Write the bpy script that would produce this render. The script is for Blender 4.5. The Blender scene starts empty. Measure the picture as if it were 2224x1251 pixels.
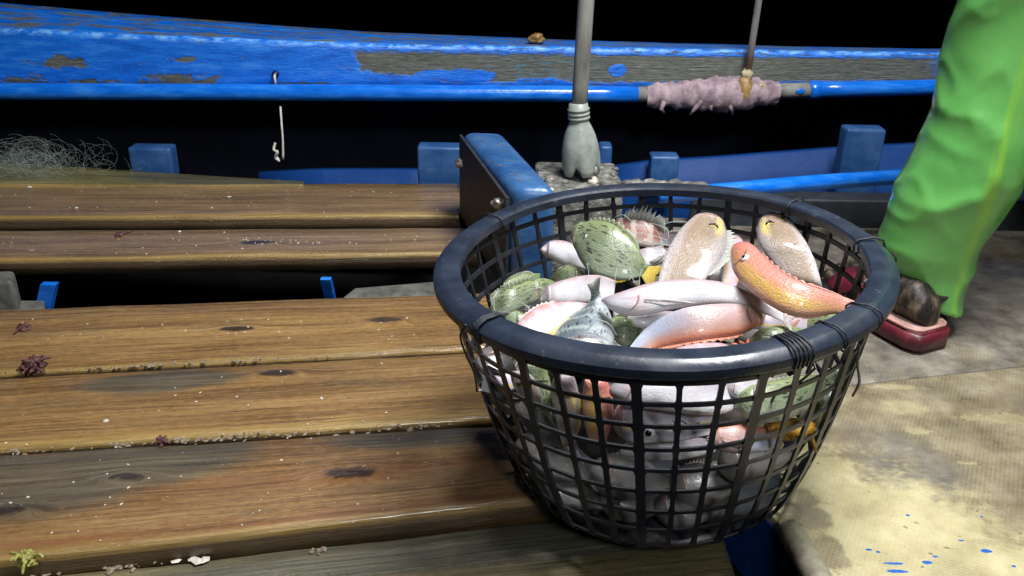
import bpy, bmesh, math, random
import numpy as np
from mathutils import Vector, Matrix, noise, Euler
random.seed(7)
S = bpy.context.scene
COL = S.collection
R = math.radians

# ------------------------------------------------------------------ camera, sky, lamp, exposure
CX, CYD, CZ, PITCH, ROLL, FPX = -0.182, 0.915, 0.667, 0.4365, 0.0175, 1926.0
fw = Vector((0, math.cos(PITCH), -math.sin(PITCH)))
u0 = Vector((0, math.sin(PITCH), math.cos(PITCH)))
r0 = Vector((1, 0, 0))
rt = r0 * math.cos(ROLL) + u0 * math.sin(ROLL)
up = -r0 * math.sin(ROLL) + u0 * math.cos(ROLL)
CAM = Vector((CX, -CYD, CZ))
cd = bpy.data.cameras.new('camera')
cam = bpy.data.objects.new('camera', cd)
COL.objects.link(cam)
M = Matrix((rt, up, -fw)).transposed().to_4x4()
M.translation = CAM
cam.matrix_world = M
cd.sensor_width = 36.0
cd.lens = FPX / 2224 * 36.0
cd.clip_start = 0.02
cd.clip_end = 2000
S.camera = cam

W = bpy.data.worlds.new('World')
S.world = W
W.use_nodes = True
wn = W.node_tree
bg = wn.nodes['Background']
sky = wn.nodes.new('ShaderNodeTexSky')
sky.sky_type = 'NISHITA'
sky.sun_disc = False
sky.sun_elevation = R(-6)
sky.sun_rotation = R(200)
wn.links.new(sky.outputs[0], bg.inputs[0])
bg.inputs[1].default_value = 0.05

LAMP = Vector((0.36, 0.02, 2.05))
ld = bpy.data.lights.new('work_lamp', 'AREA')
ld.shape = 'DISK'
ld.size = 0.80
ld.energy = 84
ld.color = (0.985, 0.985, 1.0)
ld.spread = R(178)
lo = bpy.data.objects.new('work_lamp', ld)
lo.location = LAMP
COL.objects.link(lo)
lo.rotation_euler = (Vector((0.0, 0.30, 0.1)) - LAMP).to_track_quat('-Z', 'Y').to_euler()

# weaker fill lamp, added behind the camera to even out the light
ld2 = bpy.data.lights.new('fill_lamp', 'AREA')
ld2.shape = 'DISK'
ld2.size = 0.5
ld2.energy = 34
ld2.color = (0.93, 0.97, 1.0)
lo2 = bpy.data.objects.new('fill_lamp', ld2)
lo2.location = (0.35, -2.7, 2.35)
COL.objects.link(lo2)
lo2.rotation_euler = (Vector((0, .3, 0.1)) - Vector(lo2.location)).to_track_quat('-Z', 'Y').to_euler()

S.view_settings.view_transform = 'Standard'
S.view_settings.look = 'None'
S.view_settings.gamma = 1
S.view_settings.exposure = 0.0
S.view_settings.use_curve_mapping = False
S.render.engine = 'CYCLES'


# ------------------------------------------------------------------ finding places
def ray(px, py):
    return fw + rt * ((px - 1112) / FPX) - up * ((py - 625.5) / FPX)


def at(px, py, z=0.0):
    d = ray(px, py)
    return CAM + d * ((z - CAM.z) / d.z)


def atY(px, py, y):
    d = ray(px, py)
    return CAM + d * ((y - CAM.y) / d.y)


def pxm(p):
    return FPX / (Vector(p) - CAM).dot(fw)


# ------------------------------------------------------------------ node helper
class NT:
    def __init__(s, name):
        s.m = bpy.data.materials.new(name)
        s.m.use_nodes = True
        s.t = s.m.node_tree
        s.b = s.t.nodes['Principled BSDF']
        s.out = s.t.nodes['Material Output']

    def n(s, typ, **kw):
        x = s.t.nodes.new('ShaderNode' + typ)
        for k, v in kw.items():
            setattr(x, k, v)
        return x

    def put(s, sock, v):
        if isinstance(v, bpy.types.NodeSocket):
            s.t.links.new(v, sock)
        else:
            if sock.type == 'RGBA' and len(v) == 3:
                v = (*v, 1)
            sock.default_value = v

    def coord(s, k='Object'):
        return s.n('TexCoord').outputs[k]

    def mapping(s, v, sc=(1, 1, 1), loc=(0, 0, 0), rot=(0, 0, 0)):
        x = s.n('Mapping')
        s.put(x.inputs[0], v)
        x.inputs[1].default_value = loc
        x.inputs[2].default_value = rot
        x.inputs[3].default_value = sc
        return x.outputs[0]

    def noise(s, v, scale, detail=4, rough=.55, dist=0.0):
        x = s.n('TexNoise')
        s.put(x.inputs['Vector'], v)
        x.inputs['Scale'].default_value = scale
        x.inputs['Detail'].default_value = detail
        x.inputs['Roughness'].default_value = rough
        x.inputs['Distortion'].default_value = dist
        return x.outputs[0]

    def noisec(s, v, scale, detail=3):
        x = s.n('TexNoise')
        s.put(x.inputs['Vector'], v)
        x.inputs['Scale'].default_value = scale
        x.inputs['Detail'].default_value = detail
        return x.outputs[1]

    def vor(s, v, scale, feature='F1', rnd=1.0):
        x = s.n('TexVoronoi', feature=feature)
        s.put(x.inputs['Vector'], v)
        x.inputs['Scale'].default_value = scale
        x.inputs['Randomness'].default_value = rnd
        return x.outputs[0]

    def wave(s, v, scale, dist=0, detail=2, dscale=1, prof='SIN', dirn='X'):
        x = s.n('TexWave', wave_profile=prof, bands_direction=dirn)
        s.put(x.inputs['Vector'], v)
        x.inputs['Scale'].default_value = scale
        x.inputs['Distortion'].default_value = dist
        x.inputs['Detail'].default_value = detail
        x.inputs['Detail Scale'].default_value = dscale
        return x.outputs[1]

    def math(s, op, a, b=0.0, c=0.0, clamp=False):
        x = s.n('Math', operation=op, use_clamp=clamp)
        s.put(x.inputs[0], a)
        s.put(x.inputs[1], b)
        s.put(x.inputs[2], c)
        return x.outputs[0]

    def step(s, v, lo, hi, a=0.0, b=1.0):
        x = s.n('MapRange', interpolation_type='SMOOTHSTEP')
        s.put(x.inputs[0], v)
        x.inputs[1].default_value = lo
        x.inputs[2].default_value = hi
        x.inputs[3].default_value = a
        x.inputs[4].default_value = b
        return x.outputs[0]

    def mix(s, f, a, b, mode='MIX'):
        x = s.n('Mix', data_type='RGBA', blend_type=mode)
        s.put(x.inputs[0], f)
        s.put(x.inputs[6], a)
        s.put(x.inputs[7], b)
        return x.outputs[2]

    def ramp(s, f, stops):
        x = s.n('ValToRGB')
        s.put(x.inputs[0], f)
        e = x.color_ramp.elements
        while len(e) < len(stops):
            e.new(0.5)
        for q, (p, c) in zip(e, stops):
            q.position = p
            q.color = (*c, 1)
        return x.outputs[0]

    def xyz(s, v):
        x = s.n('SeparateXYZ')
        s.put(x.inputs[0], v)
        return x.outputs

    def addv(s, a, b, k=1.0):
        x = s.n('VectorMath', operation='MULTIPLY_ADD')
        s.put(x.inputs[0], b)
        x.inputs[1].default_value = (k, k, k)
        s.put(x.inputs[2], a)
        return x.outputs[0]

    def blob(s, v, cx, cy, rx, ry):
        """1 at (cx, cy) falling to 0 at the ellipse rx, ry of a 2-D coordinate"""
        q = s.mapping(v, sc=(1 / rx, 1 / ry, 0), loc=(-cx / rx, -cy / ry, 0))
        x = s.n('VectorMath', operation='LENGTH')
        s.put(x.inputs[0], q)
        return s.step(x.outputs['Value'], 0.0, 1.0, 1.0, 0.0)

    def bump(s, h, strength=.3, dist=.01):
        x = s.n('Bump')
        x.inputs['Strength'].default_value = strength
        x.inputs['Distance'].default_value = dist
        s.put(x.inputs['Height'], h)
        s.put(s.b.inputs['Normal'], x.outputs[0])

    def done(s, col=None, rough=.5, spec=.5, metal=0.0, coat=0.0, sss=0.0, coat_rough=.1):
        if col is not None:
            s.put(s.b.inputs['Base Color'], col)
        s.put(s.b.inputs['Roughness'], rough)
        s.put(s.b.inputs['Specular IOR Level'], spec)
        s.put(s.b.inputs['Metallic'], metal)
        s.put(s.b.inputs['Coat Weight'], coat)
        s.b.inputs['Coat Roughness'].default_value = coat_rough
        if sss:
            s.b.inputs['Subsurface Weight'].default_value = sss
            s.b.inputs['Subsurface Radius'].default_value = (.006, .003, .002)
            s.b.inputs['Subsurface Scale'].default_value = 1.0
        return s.m


# ------------------------------------------------------------------ mesh helpers
def link(name, me, mat=None, parent=None, smooth=True):
    o = bpy.data.objects.new(name, me)
    COL.objects.link(o)
    if mat:
        me.materials.append(mat)
    if smooth:
        me.shade_smooth()
    if parent is not None:
        o.parent = parent
    return o


def mesh(name, V, F, mat=None, parent=None, uv=None, smooth=True):
    me = bpy.data.meshes.new(name)
    off = Vector(parent.location) if parent is not None and parent.parent is None else Vector()
    if parent is not None and parent.parent is not None:
        off = Vector(parent.parent.location)
    me.from_pydata([tuple(Vector(v) - off) for v in V], [], F)
    if uv is not None:
        l = me.uv_layers.new(name='uv')
        vi = np.zeros(len(me.loops), int)
        me.loops.foreach_get('vertex_index', vi)
        l.data.foreach_set('uv', np.array(uv, float)[vi].ravel())
    me.update()
    return link(name, me, mat, parent, smooth)


def empty(name, loc, label, cat, group=None):
    o = bpy.data.objects.new(name, None)
    o.empty_display_size = .02
    o.location = loc
    COL.objects.link(o)
    return tag(o, label, cat, group)


def tag(o, label=None, cat=None, group=None, kind=None):
    if label:
        o['label'] = label
    if cat:
        o['category'] = cat
    if group:
        o['group'] = group
    if kind:
        o['kind'] = kind
    return o


def smooth_path(P, n):
    P = [Vector(p) for p in P]
    out = []
    for i in range(n):
        t = i / (n - 1) * (len(P) - 1)
        k = min(int(t), len(P) - 2)
        t -= k
        a, b, c, d = P[max(k - 1, 0)], P[k], P[k + 1], P[min(k + 2, len(P) - 1)]
        out.append(.5 * ((2 * b) + (c - a) * t + (2 * a - 5 * b + 4 * c - d) * t * t + (3 * b - a - 3 * c + d) * t ** 3))
    return out


def tube_data(P, r, seg=8, cap=True, base=0, jitter=0.0):
    """V, F, UV of a tube along P; r a number or list"""
    V, F, U = [], [], []
    n = len(P)
    rr = r if isinstance(r, (list, tuple)) else [r] * n
    prev = None
    L = 0
    for i, p in enumerate(P):
        t = (P[min(i + 1, n - 1)] - P[max(i - 1, 0)]).normalized()
        if prev is None:
            a = Vector((0, 0, 1)) if abs(t.z) < .9 else Vector((1, 0, 0))
            x = t.cross(a).normalized()
        else:
            x = (prev - t * prev.dot(t)).normalized()
        prev = x
        y = t.cross(x)
        if i:
            L += (P[i] - P[i - 1]).length
        for k in range(seg):
            an = 2 * math.pi * k / seg
            q = rr[i] * (1 + jitter * noise.noise(p * 60 + Vector((math.cos(an), math.sin(an), 0)) * 2))
            V.append(p + x * math.cos(an) * q + y * math.sin(an) * q)
            U.append((L, k / seg))
    for i in range(n - 1):
        for k in range(seg):
            F.append((base + i * seg + k, base + i * seg + (k + 1) % seg, base + (i + 1) * seg + (k + 1) % seg, base + (i + 1) * seg + k))
    if cap:
        F.append(tuple(base + k for k in range(seg))[::-1])
        F.append(tuple(base + (n - 1) * seg + k for k in range(seg)))
    return V, F, U


def tube(name, P, r, mat, parent=None, seg=10, cap=True, jitter=0.0):
    V, F, U = tube_data([Vector(p) for p in P], r, seg, cap, 0, jitter)
    return mesh(name, V, F, mat, parent, U)


def lathe(name, prof, mat, parent=None, seg=48, closed=False, mtx=None, uvs=True):
    V, F, U = [], [], []
    n = len(prof)
    for k in range(seg):
        a = 2 * math.pi * k / seg
        for j, (r, z) in enumerate(prof):
            p = Vector((r * math.cos(a), r * math.sin(a), z))
            V.append(mtx @ p if mtx else p)
            U.append((k / seg, j / n))
    for k in range(seg):
        k2 = (k + 1) % seg
        for j in range(n if closed else n - 1):
            j2 = (j + 1) % n
            F.append((k * n + j, k2 * n + j, k2 * n + j2, k * n + j2))
    return mesh(name, V, F, mat, parent, U)


def box_bm(bm, c, sx, sy, sz, mtx=None):
    g = bmesh.ops.create_cube(bm, size=1)
    for v in g['verts']:
        v.co = Vector((v.co.x * sx, v.co.y * sy, v.co.z * sz))
        if mtx:
            v.co = mtx @ v.co
        v.co += Vector(c)


def prism(name, corners, z0, z1, mat, parent=None, bevel=.004, seg=2, wob=0.0, cuts=0):
    """a block over a quad footprint (top corners given), from z0 up to z1"""
    bm = bmesh.new()
    lo_ = [bm.verts.new((p[0], p[1], z0)) for p in corners]
    hi = [bm.verts.new((p[0], p[1], z1 if len(p) < 3 else p[2])) for p in corners]
    n = len(corners)
    bm.faces.new(lo_[::-1])
    bm.faces.new(hi)
    for i in range(n):
        bm.faces.new((lo_[i], lo_[(i + 1) % n], hi[(i + 1) % n], hi[i]))
    bmesh.ops.recalc_face_normals(bm, faces=bm.faces)
    if bevel:
        bmesh.ops.bevel(bm, geom=list(bm.edges), offset=bevel, segments=seg, affect='EDGES', profile=.6)
    if cuts:
        bmesh.ops.subdivide_edges(bm, edges=list(bm.edges), cuts=cuts, use_grid_fill=True)
    if wob:
        for v in bm.verts:
            v.co += noise.noise_vector(v.co * 30) * wob + noise.noise_vector(v.co * 90) * wob * .5
    me = bpy.data.meshes.new(name)
    off = Vector(parent.location) if parent is not None else Vector()
    for v in bm.verts:
        v.co -= off
    bm.to_mesh(me)
    bm.free()
    return link(name, me, mat, parent)


def lump(name, c, r, mat, parent=None, sq=(1, 1, 1), rough=.35, freq=60, sub=3):
    bm = bmesh.new()
    bmesh.ops.create_icosphere(bm, subdivisions=sub, radius=1)
    off = Vector(parent.location) if parent is not None else Vector()
    for v in bm.verts:
        d = 1 + rough * (noise.noise(v.co * 1.3 + Vector(c) * 50) + .6 * noise.noise(v.co * freq * .06 + Vector(c) * 20))
        v.co = Vector((v.co.x * sq[0], v.co.y * sq[1], v.co.z * sq[2])) * r * d + Vector(c) - off
    me = bpy.data.meshes.new(name)
    bm.to_mesh(me)
    bm.free()
    return link(name, me, mat, parent)


# ------------------------------------------------------------------ materials of the boat
def paint_blue(name, peel=True):
    k = NT(name)
    o = k.coord()
    uv = k.n('UVMap').outputs[0]
    big = k.noise(o, 5, 3)
    blue = k.ramp(k.noise(k.mapping(o, sc=(3, 14, 14)), 4, 5, .6), [(.25, (.002, .09, .48)), (.5, (.006, .155, .70)), (.8, (.05, .28, .82))])
    return k, o, uv, blue


def mat_gunwale():
    k, o, uv, blue = paint_blue('gunwale_paint')
    s = k.xyz(uv)
    nz = k.noise(k.mapping(uv, sc=(22, 2.6, 1)), 1.0, 6, .62)
    nz2 = k.noise(k.mapping(uv, sc=(60, 7, 1)), 1.0, 5, .65)
    u = k.math('ADD', s[0], k.math('MULTIPLY', k.math('SUBTRACT', nz, .5), .05))
    v = k.math('ADD', s[1], k.math('MULTIPLY', k.math('SUBTRACT', nz2, .5), .30))
    band = k.math('MULTIPLY', k.step(v, .10, .16), k.step(v, .82, .90, 1, 0))
    ends = k.math('MULTIPLY', k.step(u, .343, .350), k.step(u, .905, .93, 1, 0))
    lowcut = k.step(k.math('SUBTRACT', v, k.step(u, .35, .48, .34, .0)), 0.0, .06)
    peel = k.math('MULTIPLY', k.math('MULTIPLY', band, ends), lowcut)
    for cx, cy, rx, ry in ((.455, .28, .055, .34), (.43, .30, .05, .25), (.603, .46, .016, .34), (.53, .12, .05, .25), (.40, .16, .06, .2)):
        b = k.step(k.math('ADD', k.blob(uv, cx, cy, rx, ry), k.math('MULTIPLY', k.math('SUBTRACT', nz2, .5), .8)), .42, .5)
        peel = k.math('MULTIPLY', peel, k.math('SUBTRACT', 1.0, b))
    for cx, cy, rx, ry in ((.176, .0, .075, .42), (.024, .0, .05, .34), (.09, -.02, .06, .26), (.178, .57, .02, .12), (.06, .45, .05, .22), (.30, .0, .12, .16)):
        b = k.step(k.math('ADD', k.blob(uv, cx, cy, rx, ry), k.math('MULTIPLY', k.math('SUBTRACT', nz2, .5), 2.6)), .40, .62)
        peel = k.math('MAXIMUM', peel, b)
    # top face of the cap: v > 1, long worn streaks
    top = k.step(s[1], 1.02, 1.06)
    worn = k.math('MULTIPLY', top, k.step(k.noise(k.mapping(uv, sc=(14, 5, 1)), 1.3, 6, .7), .49, .56))
    peel = k.math('MAXIMUM', peel, worn)
    sc2 = k.math('MULTIPLY', k.step(k.noise(k.mapping(uv, sc=(46, 9, 1)), 1.0, 7, .75), .56, .60), k.math('MULTIPLY', k.step(u, .30, .40), .9))
    peel = k.math('MAXIMUM', peel, sc2)
    chips = k.step(k.noise(k.mapping(uv, sc=(120, 14, 1)), 1.0, 4, .6), .70, .74)
    peel = k.math('MAXIMUM', peel, chips)
    grain = k.noise(k.mapping(uv, sc=(9, 30, 1)), 2.0, 6, .7)
    grain = k.math('ADD', k.math('MULTIPLY', grain, .6), k.math('MULTIPLY', k.noise(k.mapping(uv, sc=(95, 17, 1)), 1.0, 6, .75), .4))
    wood = k.ramp(grain, [(.36, (.012, .015, .013)), (.46, (.065, .075, .065)), (.56, (.15, .158, .13)), (.68, (.30, .30, .25))])
    teal = k.step(k.noise(k.mapping(uv, sc=(50, 8, 1)), 1.4, 5, .7), .54, .64)
    tz = k.blob(uv, .53, .45, .09, .7)
    wood = k.mix(k.math('MULTIPLY', k.math('MULTIPLY', teal, tz), .9), wood, (.02, .20, .34))
    edge = k.step(k.math('ABSOLUTE', k.math('SUBTRACT', s[1], 1.0)), .0, .10, 1, 0)
    blue2 = k.mix(k.math('MULTIPLY', edge, k.step(nz2, .42, .62)), blue, (.18, .46, .92))
    col = k.mix(peel, blue2, wood)
    pits = k.noise(k.mapping(uv, sc=(70, 9, 1)), 2, 5, .6)
    h = k.math('ADD', k.math('MULTIPLY', k.math('SUBTRACT', 1.0, peel), .6), k.math('MULTIPLY', k.math('ADD', grain, pits), .5))
    k.bump(h, .6, .006)
    return k.done(col, rough=k.mix(peel, (.32,) * 3, (.75,) * 3))


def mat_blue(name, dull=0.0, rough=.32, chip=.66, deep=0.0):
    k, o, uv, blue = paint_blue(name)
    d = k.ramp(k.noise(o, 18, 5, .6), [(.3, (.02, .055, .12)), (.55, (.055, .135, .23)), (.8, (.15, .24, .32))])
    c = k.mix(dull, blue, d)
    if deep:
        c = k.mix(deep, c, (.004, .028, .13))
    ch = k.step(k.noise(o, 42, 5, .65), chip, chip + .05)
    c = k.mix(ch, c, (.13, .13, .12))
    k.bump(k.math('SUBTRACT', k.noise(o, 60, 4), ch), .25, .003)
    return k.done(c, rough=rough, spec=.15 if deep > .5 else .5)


def mat_wood(name, seed, tones, knots=(), grey=(), rough=.38, lipw=.10, red=()):
    """uv: u metres along the board, v 0 (far edge) .. 1 (near edge), above 1 on the front face"""
    k = NT(name)
    uv = k.n('UVMap').outputs[0]
    warp = uv
    for (kx, ky, s_) in knots:
        b = k.blob(uv, kx, ky, s_ * 3.2, s_ * 6)
        warp = k.addv(warp, k.mapping(k.math('MULTIPLY', b, 1.0), sc=(0, .13, 0)))
    w0 = k.mapping(warp, sc=(1, 1, 1), loc=(seed * 3.1, seed * 1.7, 0))
    w0 = k.addv(w0, k.noisec(k.mapping(w0, sc=(1.6, 1.3, 1)), 1.0), .12)
    g1 = k.noise(k.mapping(w0, sc=(1.2, 4, 1)), 1.3, 5, .6)
    g2 = k.noise(k.mapping(w0, sc=(4, 26, 1)), 1.0, 6, .7)
    g3 = k.noise(k.mapping(w0, sc=(9, 44, 1)), 1.0, 5, .7)
    f = k.math('ADD', k.math('MULTIPLY', g1, .38), k.math('ADD', k.math('MULTIPLY', g2, .40), k.math('MULTIPLY', g3, .24)))
    col = k.ramp(f, [(.30, tones[0]), (.45, tones[1]), (.55, tones[2]), (.66, tones[3])])
    s = k.xyz(uv)
    dark = k.step(g3, .54, .68)
    col = k.mix(k.math('MULTIPLY', dark, .6), col, tones[0])
    spk = k.noise(k.mapping(uv, sc=(70, 26, 1)), 1.0, 4, .7)
    col = k.mix(k.math('MULTIPLY', k.step(spk, .50, .66), .30), col, tones[0])
    col = k.mix(k.math('MULTIPLY', k.step(spk, .46, .34), .22), col, tones[3])
    crk = k.step(k.noise(k.mapping(w0, sc=(2.6, 30, 1)), 1.0, 4, .55), .61, .66)
    col = k.mix(k.math('MULTIPLY', crk, .6), col, (.03, .02, .012))
    # grey weathered zones
    blotch = k.noise(k.mapping(uv, sc=(3.2, 2.2, 1), loc=(seed, 0, 0)), 1.6, 5, .6)
    gz = k.math('MULTIPLY', k.step(blotch, .54, .74), .5)
    for (cx, cy, rx, ry) in grey:
        b = k.step(k.math('ADD', k.blob(uv, cx, cy, rx, ry), k.math('MULTIPLY', k.math('SUBTRACT', blotch, .5), .9)), .25, .6)
        gz = k.math('MAXIMUM', gz, b)
    gcol = k.ramp(g2, [(.3, (.028, .032, .026)), (.6, (.088, .09, .07)), (.8, (.16, .155, .125))])
    col = k.mix(k.math('MULTIPLY', gz, .72), col, gcol)
    for (cx, cy, rx, ry) in red:
        b = k.math('MULTIPLY', k.blob(uv, cx, cy, rx, ry), k.step(g2, .38, .58))
        col = k.mix(k.math('MULTIPLY', b, .65), col, (.20, .065, .028))
    kuv = k.addv(uv, k.noisec(k.mapping(uv, sc=(10, 3, 1), loc=(seed, 0, 0)), 2.0), .07)
    for (kx, ky, s_) in knots:
        b = k.step(k.math('ADD', k.blob(kuv, kx + .035, ky + .035, s_ * 2.3, s_ * 4.6), k.math('MULTIPLY', k.math('SUBTRACT', g2, .5), 1.6)), .28, .75)
        col = k.mix(k.math('MULTIPLY', b, .9), col, (.022, .016, .014))
    # worn yellow arris along the near edge
    lip = k.math('MULTIPLY', k.step(k.math('ADD', s[1], k.math('MULTIPLY', k.math('SUBTRACT', g1, .5), .25)), 1 - lipw, 1.0 - lipw * .2), k.step(s[1], 1.02, 1.10, 1, 0))
    col = k.mix(k.math('MULTIPLY', lip, .75), col, k.ramp(g2, [(.3, (.19, .115, .03)), (.7, (.44, .30, .095))]))
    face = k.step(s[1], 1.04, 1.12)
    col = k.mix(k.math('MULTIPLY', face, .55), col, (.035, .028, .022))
    # salt and scale specks
    sp = k.step(k.vor(k.mapping(uv, sc=(1, .16, 1)), 60), .09, .05, 0, 1)
    rnd = k.step(k.noise(k.mapping(uv, sc=(9, 3, 1)), 2, 2), .56, .60)
    col = k.mix(k.math('MULTIPLY', k.math('MULTIPLY', sp, rnd), .35), col, (.42, .40, .36))
    wet = k.step(k.noise(k.mapping(uv, sc=(5, 4, 1)), 1.5, 4), .40, .62)
    k.bump(k.math('ADD', k.math('MULTIPLY', g2, .6), k.math('ADD', k.math('MULTIPLY', g3, .5), k.math('MULTIPLY', k.noise(k.mapping(uv, sc=(60, 14, 1)), 1, 4), .4))), .7, .004)
    rr = k.mix(wet, (rough + .14,) * 3, (rough - .14,) * 3)
    gl = k.math('MULTIPLY', k.step(s[1], .90, .97), k.step(k.noise(k.mapping(uv, sc=(8, 2, 1)), 2, 4), .36, .60))
    return k.done(col, rough=k.mix(k.step(s[1], .93, .98), rr, (.22,) * 3), spec=.5, coat=k.math('ADD', .35, k.math('MULTIPLY', gl, .65)), coat_rough=.16)


def mat_plain(name, stops, scale=30, rough=.5, bump=.3, spec=.5, metal=0, sc=(1, 1, 1), coat=0.0, dist=.003):
    k = NT(name)
    o = k.mapping(k.coord(), sc=sc)
    f = k.noise(o, scale, 6, .62)
    col = k.ramp(f, stops)
    k.bump(k.noise(o, scale * 1.7, 6, .65), bump, dist)
    return k.done(col, rough=rough, spec=spec, metal=metal, coat=coat)


M_gun = mat_gunwale()
M_blue = mat_blue('blue_gloss_paint')
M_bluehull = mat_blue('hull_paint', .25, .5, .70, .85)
M_hulldark = mat_plain('shade_dark_hull', [(.3, (.004, .006, .014)), (.7, (.012, .018, .04))], 8, .6, .3)  # blue hull coloured near black: the gunwale's shade is put into the paint
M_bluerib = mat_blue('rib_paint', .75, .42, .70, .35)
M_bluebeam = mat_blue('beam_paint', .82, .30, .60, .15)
M_pipe = mat_blue('pipe_paint', 0.0, .22, .72)
M_black = mat_plain('black_rubber', [(.3, (.012, .015, .021)), (.7, (.035, .040, .05))], 40, .55, .3)
M_bilge = mat_plain('bilge_dark', [(.3, (.003, .003, .003)), (.7, (.009, .009, .008))], 14, .85, .3, .1)  # near black, the darkness of the hold put into the colour
M_galv = mat_plain('grey_pole_metal', [(.25, (.09, .085, .07)), (.5, (.24, .24, .215)), (.8, (.36, .35, .32))], 24, .42, .2, .5, 0, (1, 1, .25))
M_rust = mat_plain('rusty_pole', [(.3, (.035, .022, .015)), (.5, (.12, .085, .06)), (.8, (.30, .27, .24))], 26, .55, .3, .5, 0, (1, 1, .2))
M_pvc = mat_plain('old_grey_plastic', [(.3, (.17, .20, .175)), (.6, (.34, .37, .33)), (.85, (.46, .47, .42))], 28, .38, .2)
M_grime = mat_plain('grimy_concrete', [(.3, (.035, .035, .03)), (.5, (.15, .15, .13)), (.68, (.34, .33, .29)), (.8, (.55, .52, .47))], 55, .6, .8, dist=.008)
M_cloth = mat_plain('purple_grey_rag', [(.3, (.16, .115, .13)), (.55, (.36, .27, .30)), (.8, (.52, .42, .45))], 40, .85, .6, .2)
M_tape = mat_plain('amber_tape', [(.3, (.10, .05, .015)), (.5, (.33, .20, .06)), (.75, (.55, .46, .26))], 38, .40, .5)
M_cream = mat_plain('frayed_cream_cord', [(.3, (.28, .23, .12)), (.7, (.55, .50, .34))], 60, .7, .5)
M_white = mat_plain('white_shell', [(.3, (.42, .38, .32)), (.7, (.72, .68, .60))], 80, .5, .3)
M_greywood = mat_plain('grey_wood', [(.3, (.05, .052, .045)), (.55, (.13, .13, .11)), (.8, (.22, .21, .18))], 30, .6, .5, .4, 0, (1, 1, 1))
M_steel = mat_plain('scuffed_bolt', [(.3, (.2, .2, .19)), (.7, (.6, .58, .54))], 90, .35, .4, .5, .6)
M_weed = mat_plain('dark_red_weed', [(.3, (.035, .012, .012)), (.55, (.13, .05, .05)), (.8, (.30, .17, .16))], 160, .45, .8)
M_yweed = mat_plain('yellow_green_weed', [(.3, (.12, .11, .02)), (.6, (.40, .38, .10)), (.8, (.60, .56, .25))], 120, .5, .6)
M_dryweed = mat_plain('dry_weed', [(.3, (.10, .075, .05)), (.7, (.34, .28, .20))], 160, .7, .6)
M_net = mat_plain('pale_nylon', [(.3, (.28, .36, .32)), (.7, (.55, .62, .56))], 60, .35, .1)

k = NT('dark_sea')
k.bump(k.noise(k.coord(), 1.5, 5), .5, .1)
M_sea = k.done((.002, .003, .005), rough=.15)

# ------------------------------------------------------------------ setting: sea and hull
sea = mesh('water', [(-400, -400, -.9), (400, -400, -.9), (400, 400, -.9), (-400, 400, -.9)], [(0, 1, 2, 3)], M_sea, smooth=False)
tag(sea, kind='structure')


def gun_y(px):
    """how far away the gunwale runs (it comes closer to the left)"""
    return 1.27 + .10 * min(max((px + 300) / 2400, 0), 1.2)


GP = [-520, -250, 0, 200, 400, 640, 770, 1000, 1250, 1500, 1750, 2040, 2350, 2700]
G_BOT = [186, 186, 186, 186, 187, 188, 188, 189, 190, 189, 186, 182, 178, 174]
G_TOP = [48, 56, 66, 75, 84, 93, 98, 103, 107, 111, 115, 118, 121, 124]
G_BACK = [-30, -12, 10, 26, 42, 59, 68, 77, 87, 94, 101, 106, 110, 114]
sta = []
for px, b, t, bk in zip(GP, G_BOT, G_TOP, G_BACK):
    y = gun_y(px)
    fb, ft = atY(px, b, y), atY(px, t, y + .006)
    kb = atY(px, bk, y + .15)
    kb = Vector((ft.x, y + .15, kb.z))
    sta.append((px, fb, ft, kb))


def build_gunwale():
    n = 150
    V, F, U = [], [], []
    us = np.linspace(GP[0], GP[-1], n)

    def lerp(i, u):
        return [np.interp(u, GP, [s[i][c] for s in sta]) for c in range(3)]
    for u in us:
        fb, ft, kb = (Vector(lerp(i, u)) for i in (1, 2, 3))
        wob = noise.noise(Vector((u / 130, 0, 3))) * .0022 + noise.noise(Vector((u / 25, 0, 9))) * .0012
        inn = Vector((0, .145, 0))
        e = ft + Vector((0, 0, wob))
        row = [fb + inn, fb + Vector((0, .004, -.002)), fb + Vector((0, 0, .003))]
        vv = [-.3, -.02, .02]
        for q in (.2, .4, .6, .8, .93):
            row.append(fb.lerp(e, q))
            vv.append(q)
        row += [e + Vector((0, .002, -.001)), e + Vector((0, .008, .004))]
        vv += [.985, 1.03]
        a = e + Vector((0, .008, .004))
        for q in (.25, .5, .75, 1):
            row.append(a.lerp(kb, q) + Vector((0, 0, wob * .5)))
            vv.append(1.03 + q)
        row += [kb + Vector((0, .012, -.012)), kb + Vector((0, .014, -.05))]
        vv += [2.06, 2.4]
        V += row
        U += [(u / 2224, w) for w in vv]
    m = len(row)
    for i in range(n - 1):
        for j in range(m - 1):
            F.append((i * m + j, (i + 1) * m + j, (i + 1) * m + j + 1, i * m + j + 1))
    o = mesh('gunwale', V, F, M_gun, None, U)
    tag(o, 'thick bright blue wooden gunwale along the far side, paint flaked off to grey wood', 'gunwale')
    return o


gun = build_gunwale()
# hull side under the gunwale
V, F = [], []
HP = np.linspace(-900, 3000, 30)
for i, px in enumerate(HP):
    y = gun_y(px)
    x = atY(px, 200, y).x
    for (dy, z) in ((.135, .20), (.22, .05), (.27, -.15), (.22, -.40)):
        V.append((x, y + dy, z))
    if i:
        for j in range(3):
            F.append((i * 4 - 4 + j, i * 4 + j, i * 4 + j + 1, i * 4 - 3 + j))
tag(mesh('hull_side', V, F, M_hulldark), kind='structure')
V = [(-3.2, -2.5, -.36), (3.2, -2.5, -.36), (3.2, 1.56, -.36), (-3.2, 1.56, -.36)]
tag(mesh('hull_floor', V, [(0, 1, 2, 3)], M_bilge, smooth=False), kind='structure')

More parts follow.
